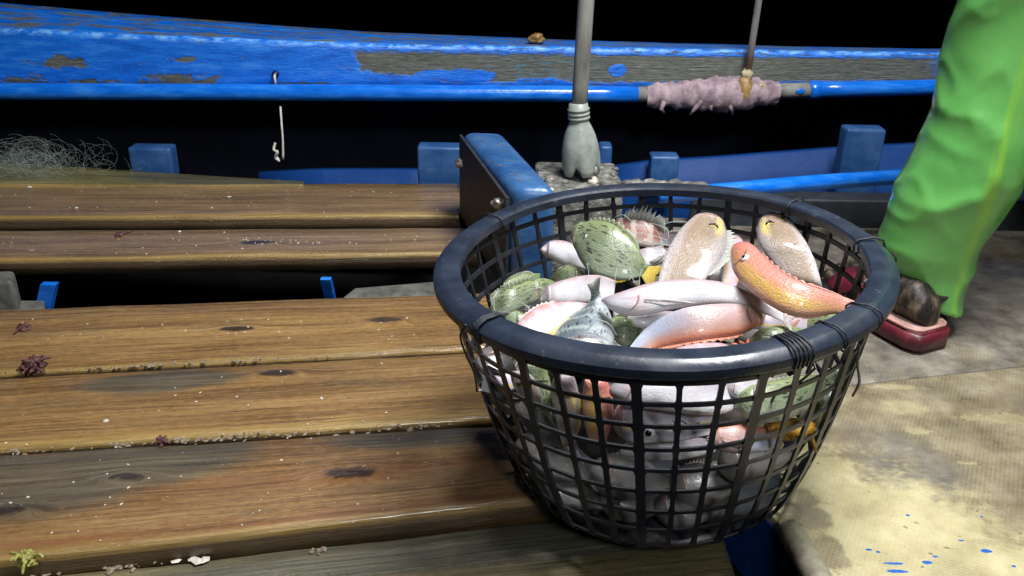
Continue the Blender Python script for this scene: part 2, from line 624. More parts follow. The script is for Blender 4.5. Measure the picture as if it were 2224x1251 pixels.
# stringer planks along the hull
def stringer(label, pts, y, thick=.03, zb=-.30):
    bm = bmesh.new()
    P = [atY(px, py, y + dy) for px, py, dy in pts]
    top = [bm.verts.new(p) for p in P]
    bot = [bm.verts.new((p.x, p.y, zb)) for p in P]
    tb = [bm.verts.new(p + Vector((0, thick, 0))) for p in P]
    bb = [bm.verts.new((p.x, p.y + thick, zb)) for p in P]
    for i in range(len(P) - 1):
        bm.faces.new((bot[i], bot[i + 1], top[i + 1], top[i]))
        bm.faces.new((top[i], top[i + 1], tb[i + 1], tb[i]))
        bm.faces.new((tb[i], tb[i + 1], bb[i + 1], bb[i]))
        bm.faces.new((bb[i], bb[i + 1], bot[i + 1], bot[i]))
    bm.faces.new((bot[0], top[0], tb[0], bb[0]))
    bm.faces.new((bot[-1], bb[-1], tb[-1], top[-1]))
    bmesh.ops.recalc_face_normals(bm, faces=bm.faces)
    bmesh.ops.bevel(bm, geom=[e for e in bm.edges], offset=.003, segments=2, affect='EDGES')
    me = bpy.data.meshes.new('hull_plank')
    bm.to_mesh(me)
    bm.free()
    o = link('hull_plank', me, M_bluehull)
    return tag(o, label, 'plank', 'blue planks low on the hull side')


stringer('narrow blue hull plank showing above the stacked boards, left of the beam', [(560, 376, 0), (700, 371, 0), (890, 371, 0), (1010, 372, 0)], 1.33)
stringer('long blue hull plank rising to the right behind the basket', [(1320, 366, 0), (1420, 352, 0), (1560, 344, 0), (1850, 322, 0), (2060, 312, 0), (2400, 300, 0)], 1.31)


def rib(label, pxl, pxr, py, y, deep=.05, zb=-.06):
    a, b = atY(pxl, py, y), atY(pxr, py, y)
    z = (a.z + b.z) / 2
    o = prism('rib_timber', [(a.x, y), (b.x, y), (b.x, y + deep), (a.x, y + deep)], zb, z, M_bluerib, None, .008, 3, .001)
    return tag(o, label, 'timber', 'blue rib timbers along the hull')


rib('square headed blue rib timber alone behind the left stacked boards', 275, 368, 322, 1.27)
rib('broad blue rib timber touching the left side of the blue beam', 905, 1004, 320, 1.16)
rib('slim blue rib timber close behind the bottle foot of the grey post', 1303, 1331, 318, 1.22)
rib('low blue rib timber behind the back of the basket rim', 1415, 1477, 340, 1.24)
rib('tall dull blue rib timber next to the green trouser leg', 1840, 1927, 281, 1.20)

# ------------------------------------------------------------------ pipe rail, rag, thin pole
def gy(px, off=-.022):
    return gun_y(px) + off


rail = empty('pipe_rail', atY(900, 200, gy(900)), 'blue pipe rail running straight along the foot of the flaking gunwale', 'rail')
PR = .0205


def rail_pts(xs):
    return [atY(x, np.interp(x, [-520, 0, 700, 1400, 1760, 2050, 2700], [196, 198, 201, 205, 196, 189, 176]), gy(x)) for x in xs]


tube('pipe', rail_pts(np.linspace(-520, 1385, 26)), PR, M_pipe, rail, 20)
o = tube('pipe', rail_pts(np.linspace(1378, 1762, 8)), PR * .94, M_galv, rail, 20)
o['label'] = 'bare grey stretch of the pipe'
tube('pipe', rail_pts(np.linspace(1758, 2700, 14)), PR * .96, M_pipe, rail, 20)
tube('coupling', rail_pts([1756, 1758, 1778, 1780]), [PR * .98, PR * 1.18, PR * 1.18, PR * .98], M_pipe, rail, 20)
# the blue dabs left on the bare pipe
d = rail_pts([1733])[0] + Vector((0, -.0195, .002))
lump('paint_dab', d, .012, M_pipe, rail, (1.0, .12, .6), .2)
# bolt hook on the gunwale face
hook = empty('hook_bolt', atY(598, 170, gun_y(598)), 'small dark hook bolt driven into the blue gunwale above the pipe', 'hook')
hb = atY(598, 161, gun_y(598) - .004)
lathe('bolt_head', [(0.0001, .006), (.006, .005), (.0085, .001), (.009, -.004)], mat_plain('navy_washer', [(.3, (.004, .005, .04)), (.7, (.012, .014, .08))], 60, .4, .2), hook, 16, mtx=Matrix.Translation(hb) @ Matrix.Rotation(R(90), 4, 'X'))
tube('shank', [hb + Vector((0, -.004, 0)), hb + Vector((0, -.010, -.004)), hb + Vector((.001, -.011, -.016)), hb + Vector((.0, -.008, -.024))], .0032, M_white, hook, 8)

# rag bound round the pipe
rp = rail_pts(np.linspace(1404, 1690, 60))
V, F, U = [], [], []
seg = 30
for i, p in enumerate(rp):
    x = 1404 + i * (1690 - 1404) / 59
    rr = np.interp(x, [1404, 1420, 1450, 1500, 1545, 1580, 1610, 1640, 1655, 1690], [.024, .030, .029, .034, .041, .043, .042, .036, .030, .026])
    for kk in range(seg):
        a = 2 * math.pi * kk / seg
        fold = .0008 * math.sin(i * 1.15 + 2.1 * math.sin(a + .4)) + .0040 * noise.noise(Vector((i * .2 + 1.4 * math.cos(a), math.sin(a) * 1.4, 1))) * 1.2
        fold += .0018 * math.sin(i * .6 - 3 * a) + .0055 * ((i * .155 + a / (2 * math.pi) + .25 * noise.noise(Vector((i * .2, a, 7)))) % 1.0) - .002
        q = rr + fold
        V.append(p + Vector((0, math.cos(a) * q, math.sin(a) * q - .004)))
        U.append((i / 59, kk / seg))
for i in range(59):
    for kk in range(seg):
        F.append((i * seg + kk, i * seg + (kk + 1) % seg, (i + 1) * seg + (kk + 1) % seg, (i + 1) * seg + kk))
rag = empty('rag_binding', rp[30], 'faded purple rag wound thickly round the bare pipe under the thin pole', 'rag')
mesh('cloth', V, F, M_cloth, rag, U)
for j in range(4):
    c0 = rp[random.randint(2, 57)] + Vector((0, -.030, -.024))
    tube('cloth_tail', [c0 + Vector((random.uniform(-.01, .01), 0, .012)), c0 + Vector((random.uniform(-.012, .012), -.004, -.006)), c0 + Vector((random.uniform(-.018, .018), .002, -.018 - random.random() * .01))], [.007, .006, .002], M_cloth, rag, 6, jitter=.4)

pole2 = empty('thin_pole', atY(1622, 165, gy(1622, -.03)), 'thin grey pole with a rusty foot rising from the rag on the pipe', 'pole')
a, b = atY(1619, 190, gy(1620, -.034)), atY(1648, 0, gy(1640, -.034))
d = (b - a)
PP = [a + d * t for t in np.linspace(0, 3.2, 10)]
V, F, U = tube_data(PP, .0085, 12)
k = NT('thin_pole_metal')
o_ = k.coord()
zz = k.xyz(o_)[2]
rst = k.ramp(k.noise(k.mapping(o_, sc=(1, 1, .3)), 60, 5), [(.3, (.03, .016, .010)), (.7, (.14, .08, .05))])
gry = k.ramp(k.noise(k.mapping(o_, sc=(1, 1, .2)), 40, 4), [(.3, (.13, .125, .12)), (.7, (.30, .29, .28))])
M_thin = k.done(k.mix(k.step(k.math('ADD', zz, k.math('MULTIPLY', k.noise(o_, 30), .06)), .05, .15), rst, gry), rough=.5)
mesh('shaft', V, F, M_thin, pole2, U)
lump('tape_knot', atY(1616, 196, gy(1616, -.042)), .030, M_tape, pole2, (.72, .75, 1.15), .22)
lump('tape_tail', atY(1622, 163, gy(1620, -.036)), .019, M_cream, pole2, (.8, .8, 1.0), .4)
lump('tape_tail', atY(1645, 188, gy(1645, -.038)), .017, M_cream, pole2, (1.2, .8, .6), .5)

# ------------------------------------------------------------------ the hatch boards on the left
ZP = -.012


def plank(label, BL, BR, FR, FL, tones, seed, z=ZP, thick=.026, ext_l=True, zoff=(0, 0), **kw):
    """corners in the photo's pixels, back left, back right, front right, front left, on the board plane"""
    bl, br, fr, fl = (at(*q, z) for q in (BL, BR, FR, FL))
    if ext_l:
        bl += (bl - br) * .55
        fl += (fl - fr) * .55
    L = ((br - bl).length + (fr - fl).length) / 2
    wd = ((bl - fl).length + (br - fr).length) / 2
    nu = 90
    V, F, U = [], [], []
    rnd = .005
    vs = [(-2, 0), (0, 0), (.0, .02), (.12, 0), (.3, 0), (.5, 0), (.7, 0), (.86, 0), (.95, 0)]
    for i in range(nu):
        u = i / (nu - 1)
        b, f = bl.lerp(br, u), fl.lerp(fr, u)
        jb = noise.noise(Vector((u * L * 9, seed, 0))) * .0025 + noise.noise(Vector((u * L * 40, seed, 0))) * .001
        jf = noise.noise(Vector((u * L * 9, seed, 5))) * .0028 + noise.noise(Vector((u * L * 45, seed, 5))) * .0014
        dn = (f - b).normalized()
        b = b - dn * jb
        f = f + dn * jf
        zt = z + noise.noise(Vector((u * 3, seed, 9))) * .0015
        th = thick + noise.noise(Vector((u * L * 14, seed, 12))) * .002
        row = []
        prof = [(0.0, -th, -.12), (0.0, -.004, -.03), (.004 / wd, 0, .01), (.2, 0, .2), (.4, 0, .4), (.6, 0, .6), (.8, 0, .8), (.93, -.0004, .93),
                (1 - .0045 / wd, -.0012, .975), (1 - .0015 / wd, -.0036, 1.0), (1.0, -.0075, 1.03), (1.0, -th * .5, 1.25), (1.0 - .002 / wd, -th, 1.5)]
        for (q, dz, v) in prof:
            p = b.lerp(f, q)
            cup = 0.0012 * noise.noise(Vector((u * L * 5, q * 4, seed)))
            row.append(Vector((p.x, p.y, zt + dz + (cup if dz > -.001 else 0))))
            U.append((u * L, v))
        V += row
    m = 13
    for i in range(nu - 1):
        for j in range(m):
            F.append((i * m + j, (i + 1) * m + j, (i + 1) * m + (j + 1) % m, i * m + (j + 1) % m))
    F.append(tuple(range(m)))
    F.append(tuple((nu - 1) * m + j for j in range(m))[::-1])
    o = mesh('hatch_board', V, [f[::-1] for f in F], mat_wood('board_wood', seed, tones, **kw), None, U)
    tag(o, label, 'board', 'loose wooden hatch boards on the left')
    o['len'] = L
    return o, L, bl


brown = [(.058, .026, .009), (.17, .092, .034), (.30, .175, .062), (.44, .285, .105)]
dull = [(.055, .034, .017), (.16, .100, .050), (.26, .168, .082), (.38, .26, .125)]
warm = [(.046, .022, .010), (.135, .072, .028), (.25, .14, .052), (.38, .245, .095)]
mossy = [(.035, .035, .016), (.10, .095, .04), (.20, .175, .07), (.34, .28, .12)]
plank('short weathered mossy wedge board at the far edge under the pale net', (0, 352), (660, 394), (660, 401), (0, 402), mossy, 1, z=ZP + .006, thick=.02, grey=((1.0, .5, .5, .9),))
plank('rearmost wide hatch board, its right end against the blue beam', (0, 398), (990, 398), (1046, 466), (0, 470), dull, 2, thick=.040, knots=((1.75, .35, .03),), grey=((1.95, .4, .2, .8),))
plank('second hatch board from the back, front edge over the open dark gap', (0, 500), (1100, 494), (1100, 547), (0, 562), dull, 3, thick=.034, knots=((1.05, .55, .03), (1.75, .6, .025)))
plank('hatch board just in front of the dark gap, with a long dark knot', (0, 672), (1075, 634), (1085, 751), (0, 808), brown, 4, knots=((.80, .50, .016), (1.04, .46, .024)), grey=())
plank('olive brown hatch board with one dark knot, third from the camera', (0, 821), (1150, 759), (1165, 900), (0, 974), brown, 5, knots=((.78, .15, .022),), grey=((.62, .2, .2, .3),))
plank('reddish hatch board with black knots and a thick dark front edge', (0, 986), (1440, 903), (1500, 1047), (0, 1214), warm, 6, thick=.052, knots=((.60, .34, .018), (.46, .58, .019), (.86, .50, .026)), grey=((.42, .35, .34, .7), (.62, .15, .25, .5), (1.0, .1, .3, .3)), red=((.85, .5, .35, .16), (.9, .93, .5, .12), (.5, .92, .3, .08)))
plank('nearest greyish hatch board at the bottom edge of the view', (0, 1262), (1545, 1092), (1605, 1276), (0, 1470), [(.045, .04, .02), (.12, .10, .05), (.20, .165, .075), (.30, .25, .12)], 7, z=ZP - .030, grey=((1.0, .2, .9, .5),))

# things in the gap
bt = empty('grey_block', at(15, 668, -.05), 'grey wooden block end at the left in the dark gap between boards', 'block')
o = prism('block', [at(-90, 668, -.05)[:2], at(40, 664, -.05)[:2], at(34, 596, -.01)[:2], at(-90, 600, -.01)[:2]], -.12, at(20, 603, 0).z - .002, M_greywood, bt, .01, 3, .002)
for lab, p0, p1, w_ in (('blue bracket timber leaning in the gap near its left end', (104, 619), (92, 676), 17), ('blue bracket timber leaning in the gap towards the basket', (706, 608), (716, 652), 11)):
    A, B = at(*p0, -.030), at(*p1, -.085)
    px_ = w_ / pxm(A)
    dx = Vector((px_, 0, 0))
    V = []
    for p in (A, B):
        V += [p - dx, p + dx, p + dx + Vector((0, .014, 0)), p - dx + Vector((0, .014, 0))]
    o = mesh('bracket_timber', V, [(0, 1, 5, 4), (1, 2, 6, 5), (2, 3, 7, 6), (3, 0, 4, 7), (3, 2, 1, 0), (4, 5, 6, 7)], M_blue, smooth=False)
    tag(o, lab, 'timber', 'blue bracket timbers in the gap')
o = prism('grey_ledge', [at(735, 652, -.06)[:2], at(1010, 640, -.06)[:2], at(1000, 606, -.06)[:2], at(770, 625, -.06)[:2]], -.09, -.06, M_greywood, None, .004, 2, .001)
tag(o, 'dim grey board lying low in the gap left of the basket', 'board')
o = prism('grey_ledge', [at(38, 690, -.06)[:2], at(96, 690, -.06)[:2], at(96, 652, -.06)[:2], at(38, 652, -.06)[:2]], -.08, -.06, M_greywood, None, .003, 2)
tag(o, 'small pale ledge beside the left bracket timber in the gap', 'board')

# ------------------------------------------------------------------ blue beam, block, post
beam = empty('cross_beam', at(1160, 640, 0), 'thick blue square beam with rounded end pointing at the basket', 'beam')
nl, nr = atY(1112, 402, .50), atY(1211, 397, .50)
fl_, fr_ = atY(1003, 284, .90), atY(1092, 276, .90)
zt = (nl.z + nr.z + fl_.z + fr_.z) / 4
prism('timber', [(nl.x, .49, nl.z), (nr.x, .49, nl.z), (fr_.x, .90, fl_.z), (fl_.x, .90, fl_.z)], -.03, zt, M_bluebeam, beam, .025, 6, .0012)
# dark rubber plate on its left flank
n_ = Vector((fl_.x - nl.x, .41, 0)).normalized()
side = Vector((-n_.y, n_.x, 0))
Pl = []
for q, (t, z) in enumerate(((.02, .0), (.98, .0), (.98, nl.z - .022), (.02, nl.z - .022))):
    base = Vector((nl.x, .49, 0)).lerp(Vector((fl_.x, .90, 0)), t)
    Pl.append(Vector((base.x, base.y, z)) + side * .0015)
V = Pl + [p + side * .006 for p in Pl]
mesh('side_plate', V, [(0, 1, 2, 3), (7, 6, 5, 4), (0, 4, 5, 1), (1, 5, 6, 2), (2, 6, 7, 3), (3, 7, 4, 0)], M_black, beam, smooth=False)
for (t, z) in ((.12, nl.z - .045), (.93, nl.z - .075)):
    base = Vector((nl.x, .49, z)).lerp(Vector((fl_.x, .90, z)), t) + side * .010
    lump('bolt', base, .011, M_steel, beam, (1, 1, 1), .5)

YB = .76
blk = empty('post_block', atY(1250, 400, YB), 'grimy grey barnacled block behind the blue beam carrying the post', 'block')
zb_ = atY(1262, 384, YB).z
c_ = [(atY(1165, 360, YB).x, YB - .10), (atY(1345, 360, YB).x, YB - .10), (atY(1335, 360, YB + .10).x, YB + .10), (atY(1160, 360, YB + .10).x, YB + .10)]
prism('block', c_, -.05, zb_, M_grime, blk, .012, 3, .004, 3)
for j in range(26):
    p = Vector((random.uniform(c_[0][0], c_[1][0] + .03), random.uniform(YB - .10, YB + .06), zb_ + .001))
    lump('barnacle', p, random.uniform(.004, .010), M_grime if j % 3 else M_white, blk, (1, 1, .7), .4, sub=2)
sl = empty('grime_ridge', atY(1370, 396, .70), 'low pale grimy ridge of growth running right from the post block', 'ridge')
for j in range(12):
    lump('growth', atY(1330 + j * 17, 402 + random.uniform(-4, 4), .70), random.uniform(.009, .015), M_grime, sl, (1.4, 1, .7), .5, sub=2)

post = empty('post', atY(1262, 380, YB), 'upright grey post with an upturned plastic bottle as its skirt', 'post')
pb, pt = atY(1257, 246, YB), atY(1273, 0, YB)
d = pt - pb
tube('pole', [pb + d * t for t in np.linspace(-.06, 3.4, 12)], .0150, M_galv, post, 20)
ax = d.normalized()
bb_ = atY(1263, 375, YB)
ax = (pb - bb_).normalized()
Mx = Matrix.Translation(bb_) @ ax.to_track_quat('Z', 'Y').to_matrix().to_4x4()
s1 = 1 / pxm(bb_)
prof = [(40 * s1, 0), (42 * s1, 12 * s1), (42 * s1, 40 * s1), (39 * s1, 62 * s1), (33 * s1, 85 * s1), (25 * s1, 104 * s1), (20.5 * s1, 112 * s1), (20 * s1, 118 * s1)]
V, F, U = [], [], []
sg = 36
for kk in range(sg):
    a = 2 * math.pi * kk / sg
    for j, (r, z) in enumerate(prof):
        # petaloid foot: the lower edge arches up between the lobes
        lobe = max(0, math.cos(5 * (a + 1.57 + .0)))
        zz_ = z + (1 - j / 3) * .020 * lobe ** 2 if j < 3 else z
        r_ = r * (1 - .05 * lobe * max(0, 1 - j / 4)) * (1 + .02 * noise.noise(Vector((math.cos(a) * 2, math.sin(a) * 2, z * 30))))
        V.append(Mx @ Vector((r_ * math.cos(a), r_ * math.sin(a), zz_)))
        U.append((kk / sg, j))
for kk in range(sg):
    for j in range(len(prof) - 1):
        F.append((kk * 8 + j, ((kk + 1) % sg) * 8 + j, ((kk + 1) % sg) * 8 + j + 1, kk * 8 + j + 1))
mesh('bottle_skirt', V, F, M_pvc, post, U).modifiers.new('s', 'SOLIDIFY').thickness = .002
prof = [(20 * s1, 116 * s1)]
for j in range(3):
    z = (118 + j * 9) * s1
    prof += [(21 * s1, z), (23.5 * s1, z + 2 * s1), (23.5 * s1, z + 5 * s1), (20.5 * s1, z + 7.5 * s1)]
prof += [(20 * s1, 152 * s1), (15 * s1, 154 * s1)]
lathe('threaded_neck', prof, M_pvc, post, 28, mtx=Mx)

# ------------------------------------------------------------------ low pipe at right and dark slot behind it
lp = empty('low_pipe', atY(1760, 395, .80), 'sloping blue pipe low behind the basket, leading to the green trouser leg', 'pipe')
P = [atY(1430, 425, .70), atY(1570, 414, .72), atY(1760, 397, .75), atY(1950, 384, .78), atY(2150, 368, .81), atY(2500, 340, .86)]
tube('pipe', smooth_path(P, 20), .0150, M_pipe, lp, 16)
o = prism('edge_rail', [atY(1500, 436, .84)[:2], atY(2500, 430, .84)[:2], atY(2500, 430, .90)[:2], atY(1500, 430, .90)[:2]], -.08, atY(1830, 436, .84).z, M_black, None, .006, 3, .002)
tag(o, 'wet black edge rail lying under the low blue pipe at right', 'rail')

# ------------------------------------------------------------------ right deck
def deck_mat(name, near=True):
    k = NT(name)
    o = k.coord()
    A, B = at(1740, 950), at(2240, 1165)
    dv = (B - A).normalized()
    s = k.xyz(o)
    # signed distance from the line A-B (positive on the near side)
    dist = k.math('ADD', k.math('MULTIPLY', s[0], dv.y), k.math('ADD', k.math('MULTIPLY', s[1], -dv.x), -(A.x * dv.y - A.y * dv.x)))
    n1 = k.noise(o, 9, 6, .65)
    n2 = k.noise(o, 38, 5, .65)
    n3 = k.noise(o, 150, 4, .6)
    nn = k.math('ADD', k.math('MULTIPLY', k.math('SUBTRACT', n1, .5), .20), k.math('ADD', k.math('MULTIPLY', k.math('SUBTRACT', n2, .5), .14), k.math('MULTIPLY', k.math('SUBTRACT', n3, .5), .08)))
    yel = k.step(k.math('ADD', dist, nn), -.035, .05)
    for px, py, rx, ry in ((1960, 890, .06, .03), (1990, 940, .03, .02), (2170, 915, .09, .022), (2100, 1012, .028, .008), (1950, 846, .08, .012)):
        c = at(px, py)
        b = k.step(k.math('ADD', k.blob(o, c.x, c.y, rx, ry), k.math('ADD', k.math('MULTIPLY', k.math('SUBTRACT', n2, .5), 2.2), k.math('MULTIPLY', k.math('SUBTRACT', n3, .5), 1.2))), .22, .85)
        yel = k.math('MAXIMUM', yel, k.math('MULTIPLY', b, .5))
    for px, py, rx, ry in ((1760, 1130, .05, .05), (1800, 1200, .035, .06), (1730, 1090, .05, .04)):
        c = at(px, py)
        b = k.step(k.math('ADD', k.blob(o, c.x, c.y, rx, ry), k.math('MULTIPLY', k.math('SUBTRACT', n2, .5), 1.2)), .30, .65)
        yel = k.math('MULTIPLY', yel, k.math('SUBTRACT', 1.0, k.math('MULTIPLY', b, .8)))
    g1 = k.wave(k.mapping(o, rot=(0, 0, .5)), 62, 1.0, 1, 2)
    g2 = k.wave(k.mapping(o, rot=(0, 0, .5 + 1.57)), 62, 1.0, 1, 2)
    weave = k.math('MULTIPLY', g1, g2)
    yc = k.ramp(k.noise(o, 14, 6, .6), [(.28, (.28, .235, .125)), (.5, (.45, .395, .22)), (.75, (.58, .525, .33))])
    yc = k.mix(k.math('MULTIPLY', k.step(n2, .55, .7), .35), yc, (.32, .27, .15))
    br = k.ramp(k.noise(o, 17, 6, .65), [(.28, (.095, .075, .045)), (.5, (.21, .17, .105)), (.72, (.34, .295, .20))])
    br = k.mix(k.math('MULTIPLY', weave, k.step(n1, .35, .6, .05, .42)), br, (.42, .38, .26))
    gr = k.ramp(k.noise(o, 21, 6, .65), [(.3, (.075, .066, .054)), (.55, (.18, .16, .13)), (.78, (.33, .30, .25))])
    br = k.mix(k.step(k.noise(o, 5, 4), .48, .64), br, gr)
    if near:
        col = k.mix(yel, br, yc)
        for px, py, rx, ry in ((2140, 1203, .007, .0035), (2012, 1228, .006, .003), (1885, 1200, .004, .002), (1970, 1125, .003, .002), (2030, 1215, .004, .002),
                               (1940, 1230, .013, .0022), (1945, 1247, .014, .003), (2085, 1180, .004, .0015), (2200, 1236, .003, .002), (1905, 1205, .003, .002), (2130, 1128, .002, .002)):
            c = at(px, py)
            b = k.step(k.math('ADD', k.blob(o, c.x, c.y, rx * 1.5, ry * 1.5), k.math('MULTIPLY', k.math('SUBTRACT', k.noise(o, 160, 3), .5), .8)), .35, .45)
            col = k.mix(b, col, (.012, .10, .38))
        sp = k.step(k.noise(o, 90, 3, .5), .69, .72)
        col = k.mix(k.math('MULTIPLY', sp, .6), col, (.10, .07, .04))
    else:
        col = k.mix(k.step(n1, .5, .62), gr, k.mix(.5, br, gr))
    rgh = k.step(k.noise(o, 7, 4), .38, .62, .50, .22)
    k.bump(k.math('ADD', k.math('MULTIPLY', weave, .3), k.math('ADD', n2, k.noise(o, 140, 4))), .35, .0025)
    return k.done(col, rough=rgh if near else k.step(k.noise(o, 12, 4), .4, .62, .42, .15))


M_deck, M_deck2 = deck_mat('worn_yellow_deck'), deck_mat('wet_grey_deck', False)
deck = bpy.data.objects.new('deck', None)
deck.location = (0, 0, 0)
COL.objects.link(deck)
tag(deck, kind='structure')
e0, e1 = at(1690, 1140), at(1793, 1251)
ed = (e1 - e0).normalized()


def edge_at(y):
    return e0 + ed * ((y - e0.y) / ed.y)


sm0, sm1 = at(1880, 838), at(2224, 800)
sd = (sm1 - sm0)
sL, sR = sm0 - sd * .62, sm0 + sd * 4
eN = edge_at(-.75)


def sheet(name, pts, mat, z, th=.02):
    o = prism(name, [(p[0], p[1]) for p in pts], z - th, z, mat, deck, .003, 2)
    return o


gl = edge_at(sL.y)
o = sheet('deck_panel', [(eN.x, eN.y), (2.2, -.75), (sR.x, sR.y), (sL.x, sL.y), (gl.x, gl.y)][:], M_deck, .004)
o['label'] = 'near deck panel with worn yellow paint and blue drips'
nrm = Vector((-sd.y, sd.x, 0)).normalized() * .004
bl_ = at(1330, 470)
o = sheet('deck_panel', [(sL.x + nrm.x, sL.y + nrm.y), (sR.x + nrm.x, sR.y + nrm.y), (sR.x, .885), (at(1400, 440).x, .885), (bl_.x - .05, .70)], M_deck2, .002)
o['label'] = 'far wet grey deck panel under the slipper'
# wooden trim along the deck edge
p0, p1 = at(1712, 1146, .004), at(1772, 1251, .004)
dd = (p1 - p0).normalized()
nn_ = Vector((-dd.y, dd.x, 0))
tw = .011
tri = empty('edge_batten', p0, 'pale worn wooden batten along the yellow deck edge, near bottom right', 'batten')
far = p0 + dd * .42
tube('batten', [p0, p0 + dd * .003, p0 + dd * .1, p0 + dd * .25, far], [.011, .0145, .0155, .0155, .0155], mat_plain('worn_batten', [(.3, (.08, .07, .05)), (.5, (.26, .235, .17)), (.75, (.46, .42, .32))], 26, .55, .6, .4, 0, (1, 1, 1)), tri, 14, jitter=.10)
# blue deck coaming below the edge
q0, q1 = edge_at(.12), edge_at(-.75)
V = [q0 + Vector((-.004, 0, -.006)), q1 + Vector((-.004, 0, -.006)), q1 + Vector((-.012, 0, -.10)), q0 + Vector((-.012, 0, -.10)),
     q0 + Vector((.012, 0, -.017)), q1 + Vector((.012, 0, -.017)), q1 + Vector((.012, 0, -.10)), q0 + Vector((.012, 0, -.10))]
o = mesh('hatch_coaming', V, [(0, 1, 2, 3), (7, 6, 5, 4), (0, 4, 5, 1), (3, 2, 6, 7), (0, 3, 7, 4), (1, 5, 6, 2)], M_bluehull, smooth=False)  # darker hull paint, shade below the deck edge put into the colour
tag(o, 'blue painted hatch side dropping below the deck edge batten, bottom right', 'coaming')
#==PART2==

# ------------------------------------------------------------------ basket
BT = Matrix.Rotation(-.072, 4, 'Y')
kp = NT('basket_plastic')
o_ = kp.coord()
dirt = kp.step(kp.noise(o_, 70, 5, .7), .62, .72)
c = kp.ramp(kp.noise(o_, 26, 5), [(.3, (.011, .016, .028)), (.7, (.026, .036, .058))])
c = kp.mix(kp.math('MULTIPLY', dirt, .5), c, (.12, .125, .12))
kp.bump(kp.noise(o_, 120, 4), .15, .002)
M_rim = kp.done(c, rough=kp.step(kp.noise(o_, 16, 4), .35, .65, .26, .46), spec=.5)
M_bar = mat_plain('basket_bar_plastic', [(.3, (.008, .009, .012)), (.6, (.020, .023, .030)), (.8, (.05, .052, .055))], 50, .42, .2)
M_cord = mat_plain('dark_cord', [(.3, (.006, .007, .010)), (.7, (.03, .035, .045))], 200, .5, .4)

basket = empty('fish_basket', (0, 0, 0), 'round black plastic mesh basket with thick dark blue rim, heaped with fish', 'basket')
ZR = .2745


def wall_r(z):
    """outer radius of the mesh wall at height z"""
    t = min(max(z / .277, 0), 1)
    return .150 + (.2365 - .150) * (t ** .57)


rim_prof = [(.2205, .2770), (.2205, .2860), (.2225, .2885), (.2250, .2893), (.2400, .2890), (.2425, .2883), (.2490, .2835), (.2508, .2815), (.2512, .2790), (.2508, .2735), (.2490, .2712), (.2440, .2722), (.2410, .2765), (.2300, .2775)]
SEG = 144
V, F, U = [], [], []
n = len(rim_prof)
for kx in range(SEG):
    a = 2 * math.pi * kx / SEG
    wob = 1 + .003 * noise.noise(Vector((math.cos(a) * 1.5, math.sin(a) * 1.5, 4)))
    dz = .0022 * noise.noise(Vector((math.cos(a) * 1.5, math.sin(a) * 1.5, 8)))
    for j, (r, z) in enumerate(rim_prof):
        V.append(BT @ Vector((r * wob * math.cos(a), r * wob * math.sin(a), z + dz)))
for kx in range(SEG):
    k2 = (kx + 1) % SEG
    for j in range(n):
        F.append((kx * n + j, k2 * n + j, k2 * n + (j + 1) % n, kx * n + (j + 1) % n))
es = mesh('rim', V, F, M_rim, basket).modifiers.new('facets', 'EDGE_SPLIT')
es.split_angle = R(28)

ROWS = [.016, .050, .083, .115, .146, .176, .205, .233, .259]
NR = 38


def bar(path, half, th, name):
    """a flat bar: path of (angle, z, halfwidth) on the wall; width lies in the wall along the given axis"""


zs = sorted(set([0.0, .277] + ROWS + [r + d for r in ROWS for d in (-.0065, -.0035, .0035, .0065)]))
for i in range(NR):
    a = 2 * math.pi * i / NR + .03
    wide = .0046 if i % 3 == 0 else .0029
    wide *= 1 + random.uniform(-.1, .1)
    V, F = [], []
    lean = random.uniform(-.004, .004)
    ru, tu = Vector((math.cos(a), math.sin(a), 0)), Vector((-math.sin(a), math.cos(a), 0))
    for z in zs:
        r = wall_r(z)
        dmin = min(abs(z - q) for q in ROWS)
        w = wide + .0022 * max(0, 1 - dmin / .0066) ** 1.5
        b = .0012 if i % 3 == 0 else 0
        sh = lean * math.sin(z * 12)
        for (dr, s_) in ((.0012 + b, -1), (.0012 + b, 1), (-.0022, 1), (-.0022, -1)):
            V.append(BT @ (ru * (r + dr) + tu * (s_ * w * (.8 if dr < 0 else 1) + sh) + Vector((0, 0, z))))
    m = len(zs)
    for q in range(m - 1):
        for j in range(4):
            F.append((q * 4 + j, q * 4 + (j + 1) % 4, q * 4 + 4 + (j + 1) % 4, q * 4 + 4 + j))
    F += [(3, 2, 1, 0), (m * 4 - 4, m * 4 - 3, m * 4 - 2, m * 4 - 1)]
    mesh('upright_bar', V, F, M_bar, basket, smooth=False)
for q in ROWS:
    V, F = [], []
    r = wall_r(q)
    dr_ = (wall_r(q + .002) - wall_r(q - .002)) / .004
    sgm = 162
    for kx in range(sgm):
        a = 2 * math.pi * kx / sgm
        zz_ = q + .0016 * noise.noise(Vector((math.cos(a) * 2, math.sin(a) * 2, q * 40)))
        h = .0025
        for (ro, hz) in ((.0008, -h), (.0008, h), (-.0018, h), (-.0018, -h)):
            rr = r + ro + hz * dr_
            V.append(BT @ Vector((rr * math.cos(a), rr * math.sin(a), zz_ + hz)))
    for kx in range(sgm):
        k2 = (kx + 1) % sgm
        for j in range(4):
            F.append((kx * 4 + j, k2 * 4 + j, k2 * 4 + (j + 1) % 4, kx * 4 + (j + 1) % 4))
    mesh('hoop', V, F, M_bar, basket, smooth=False)
# bottom: a plate with a foot ring
lathe('bottom_plate', [(0.0001, .004), (.149, .004), (.153, .0), (.151, -.003), (0.0001, -.001)], M_bar, basket, 54, mtx=BT)

# cords tied round the rim
tie_prof = [(.2180, .275), (.2182, .286), (.2230, .2905), (.2400, .2922), (.2510, .2880), (.2535, .2800), (.2500, .2690), (.2350, .2720)]


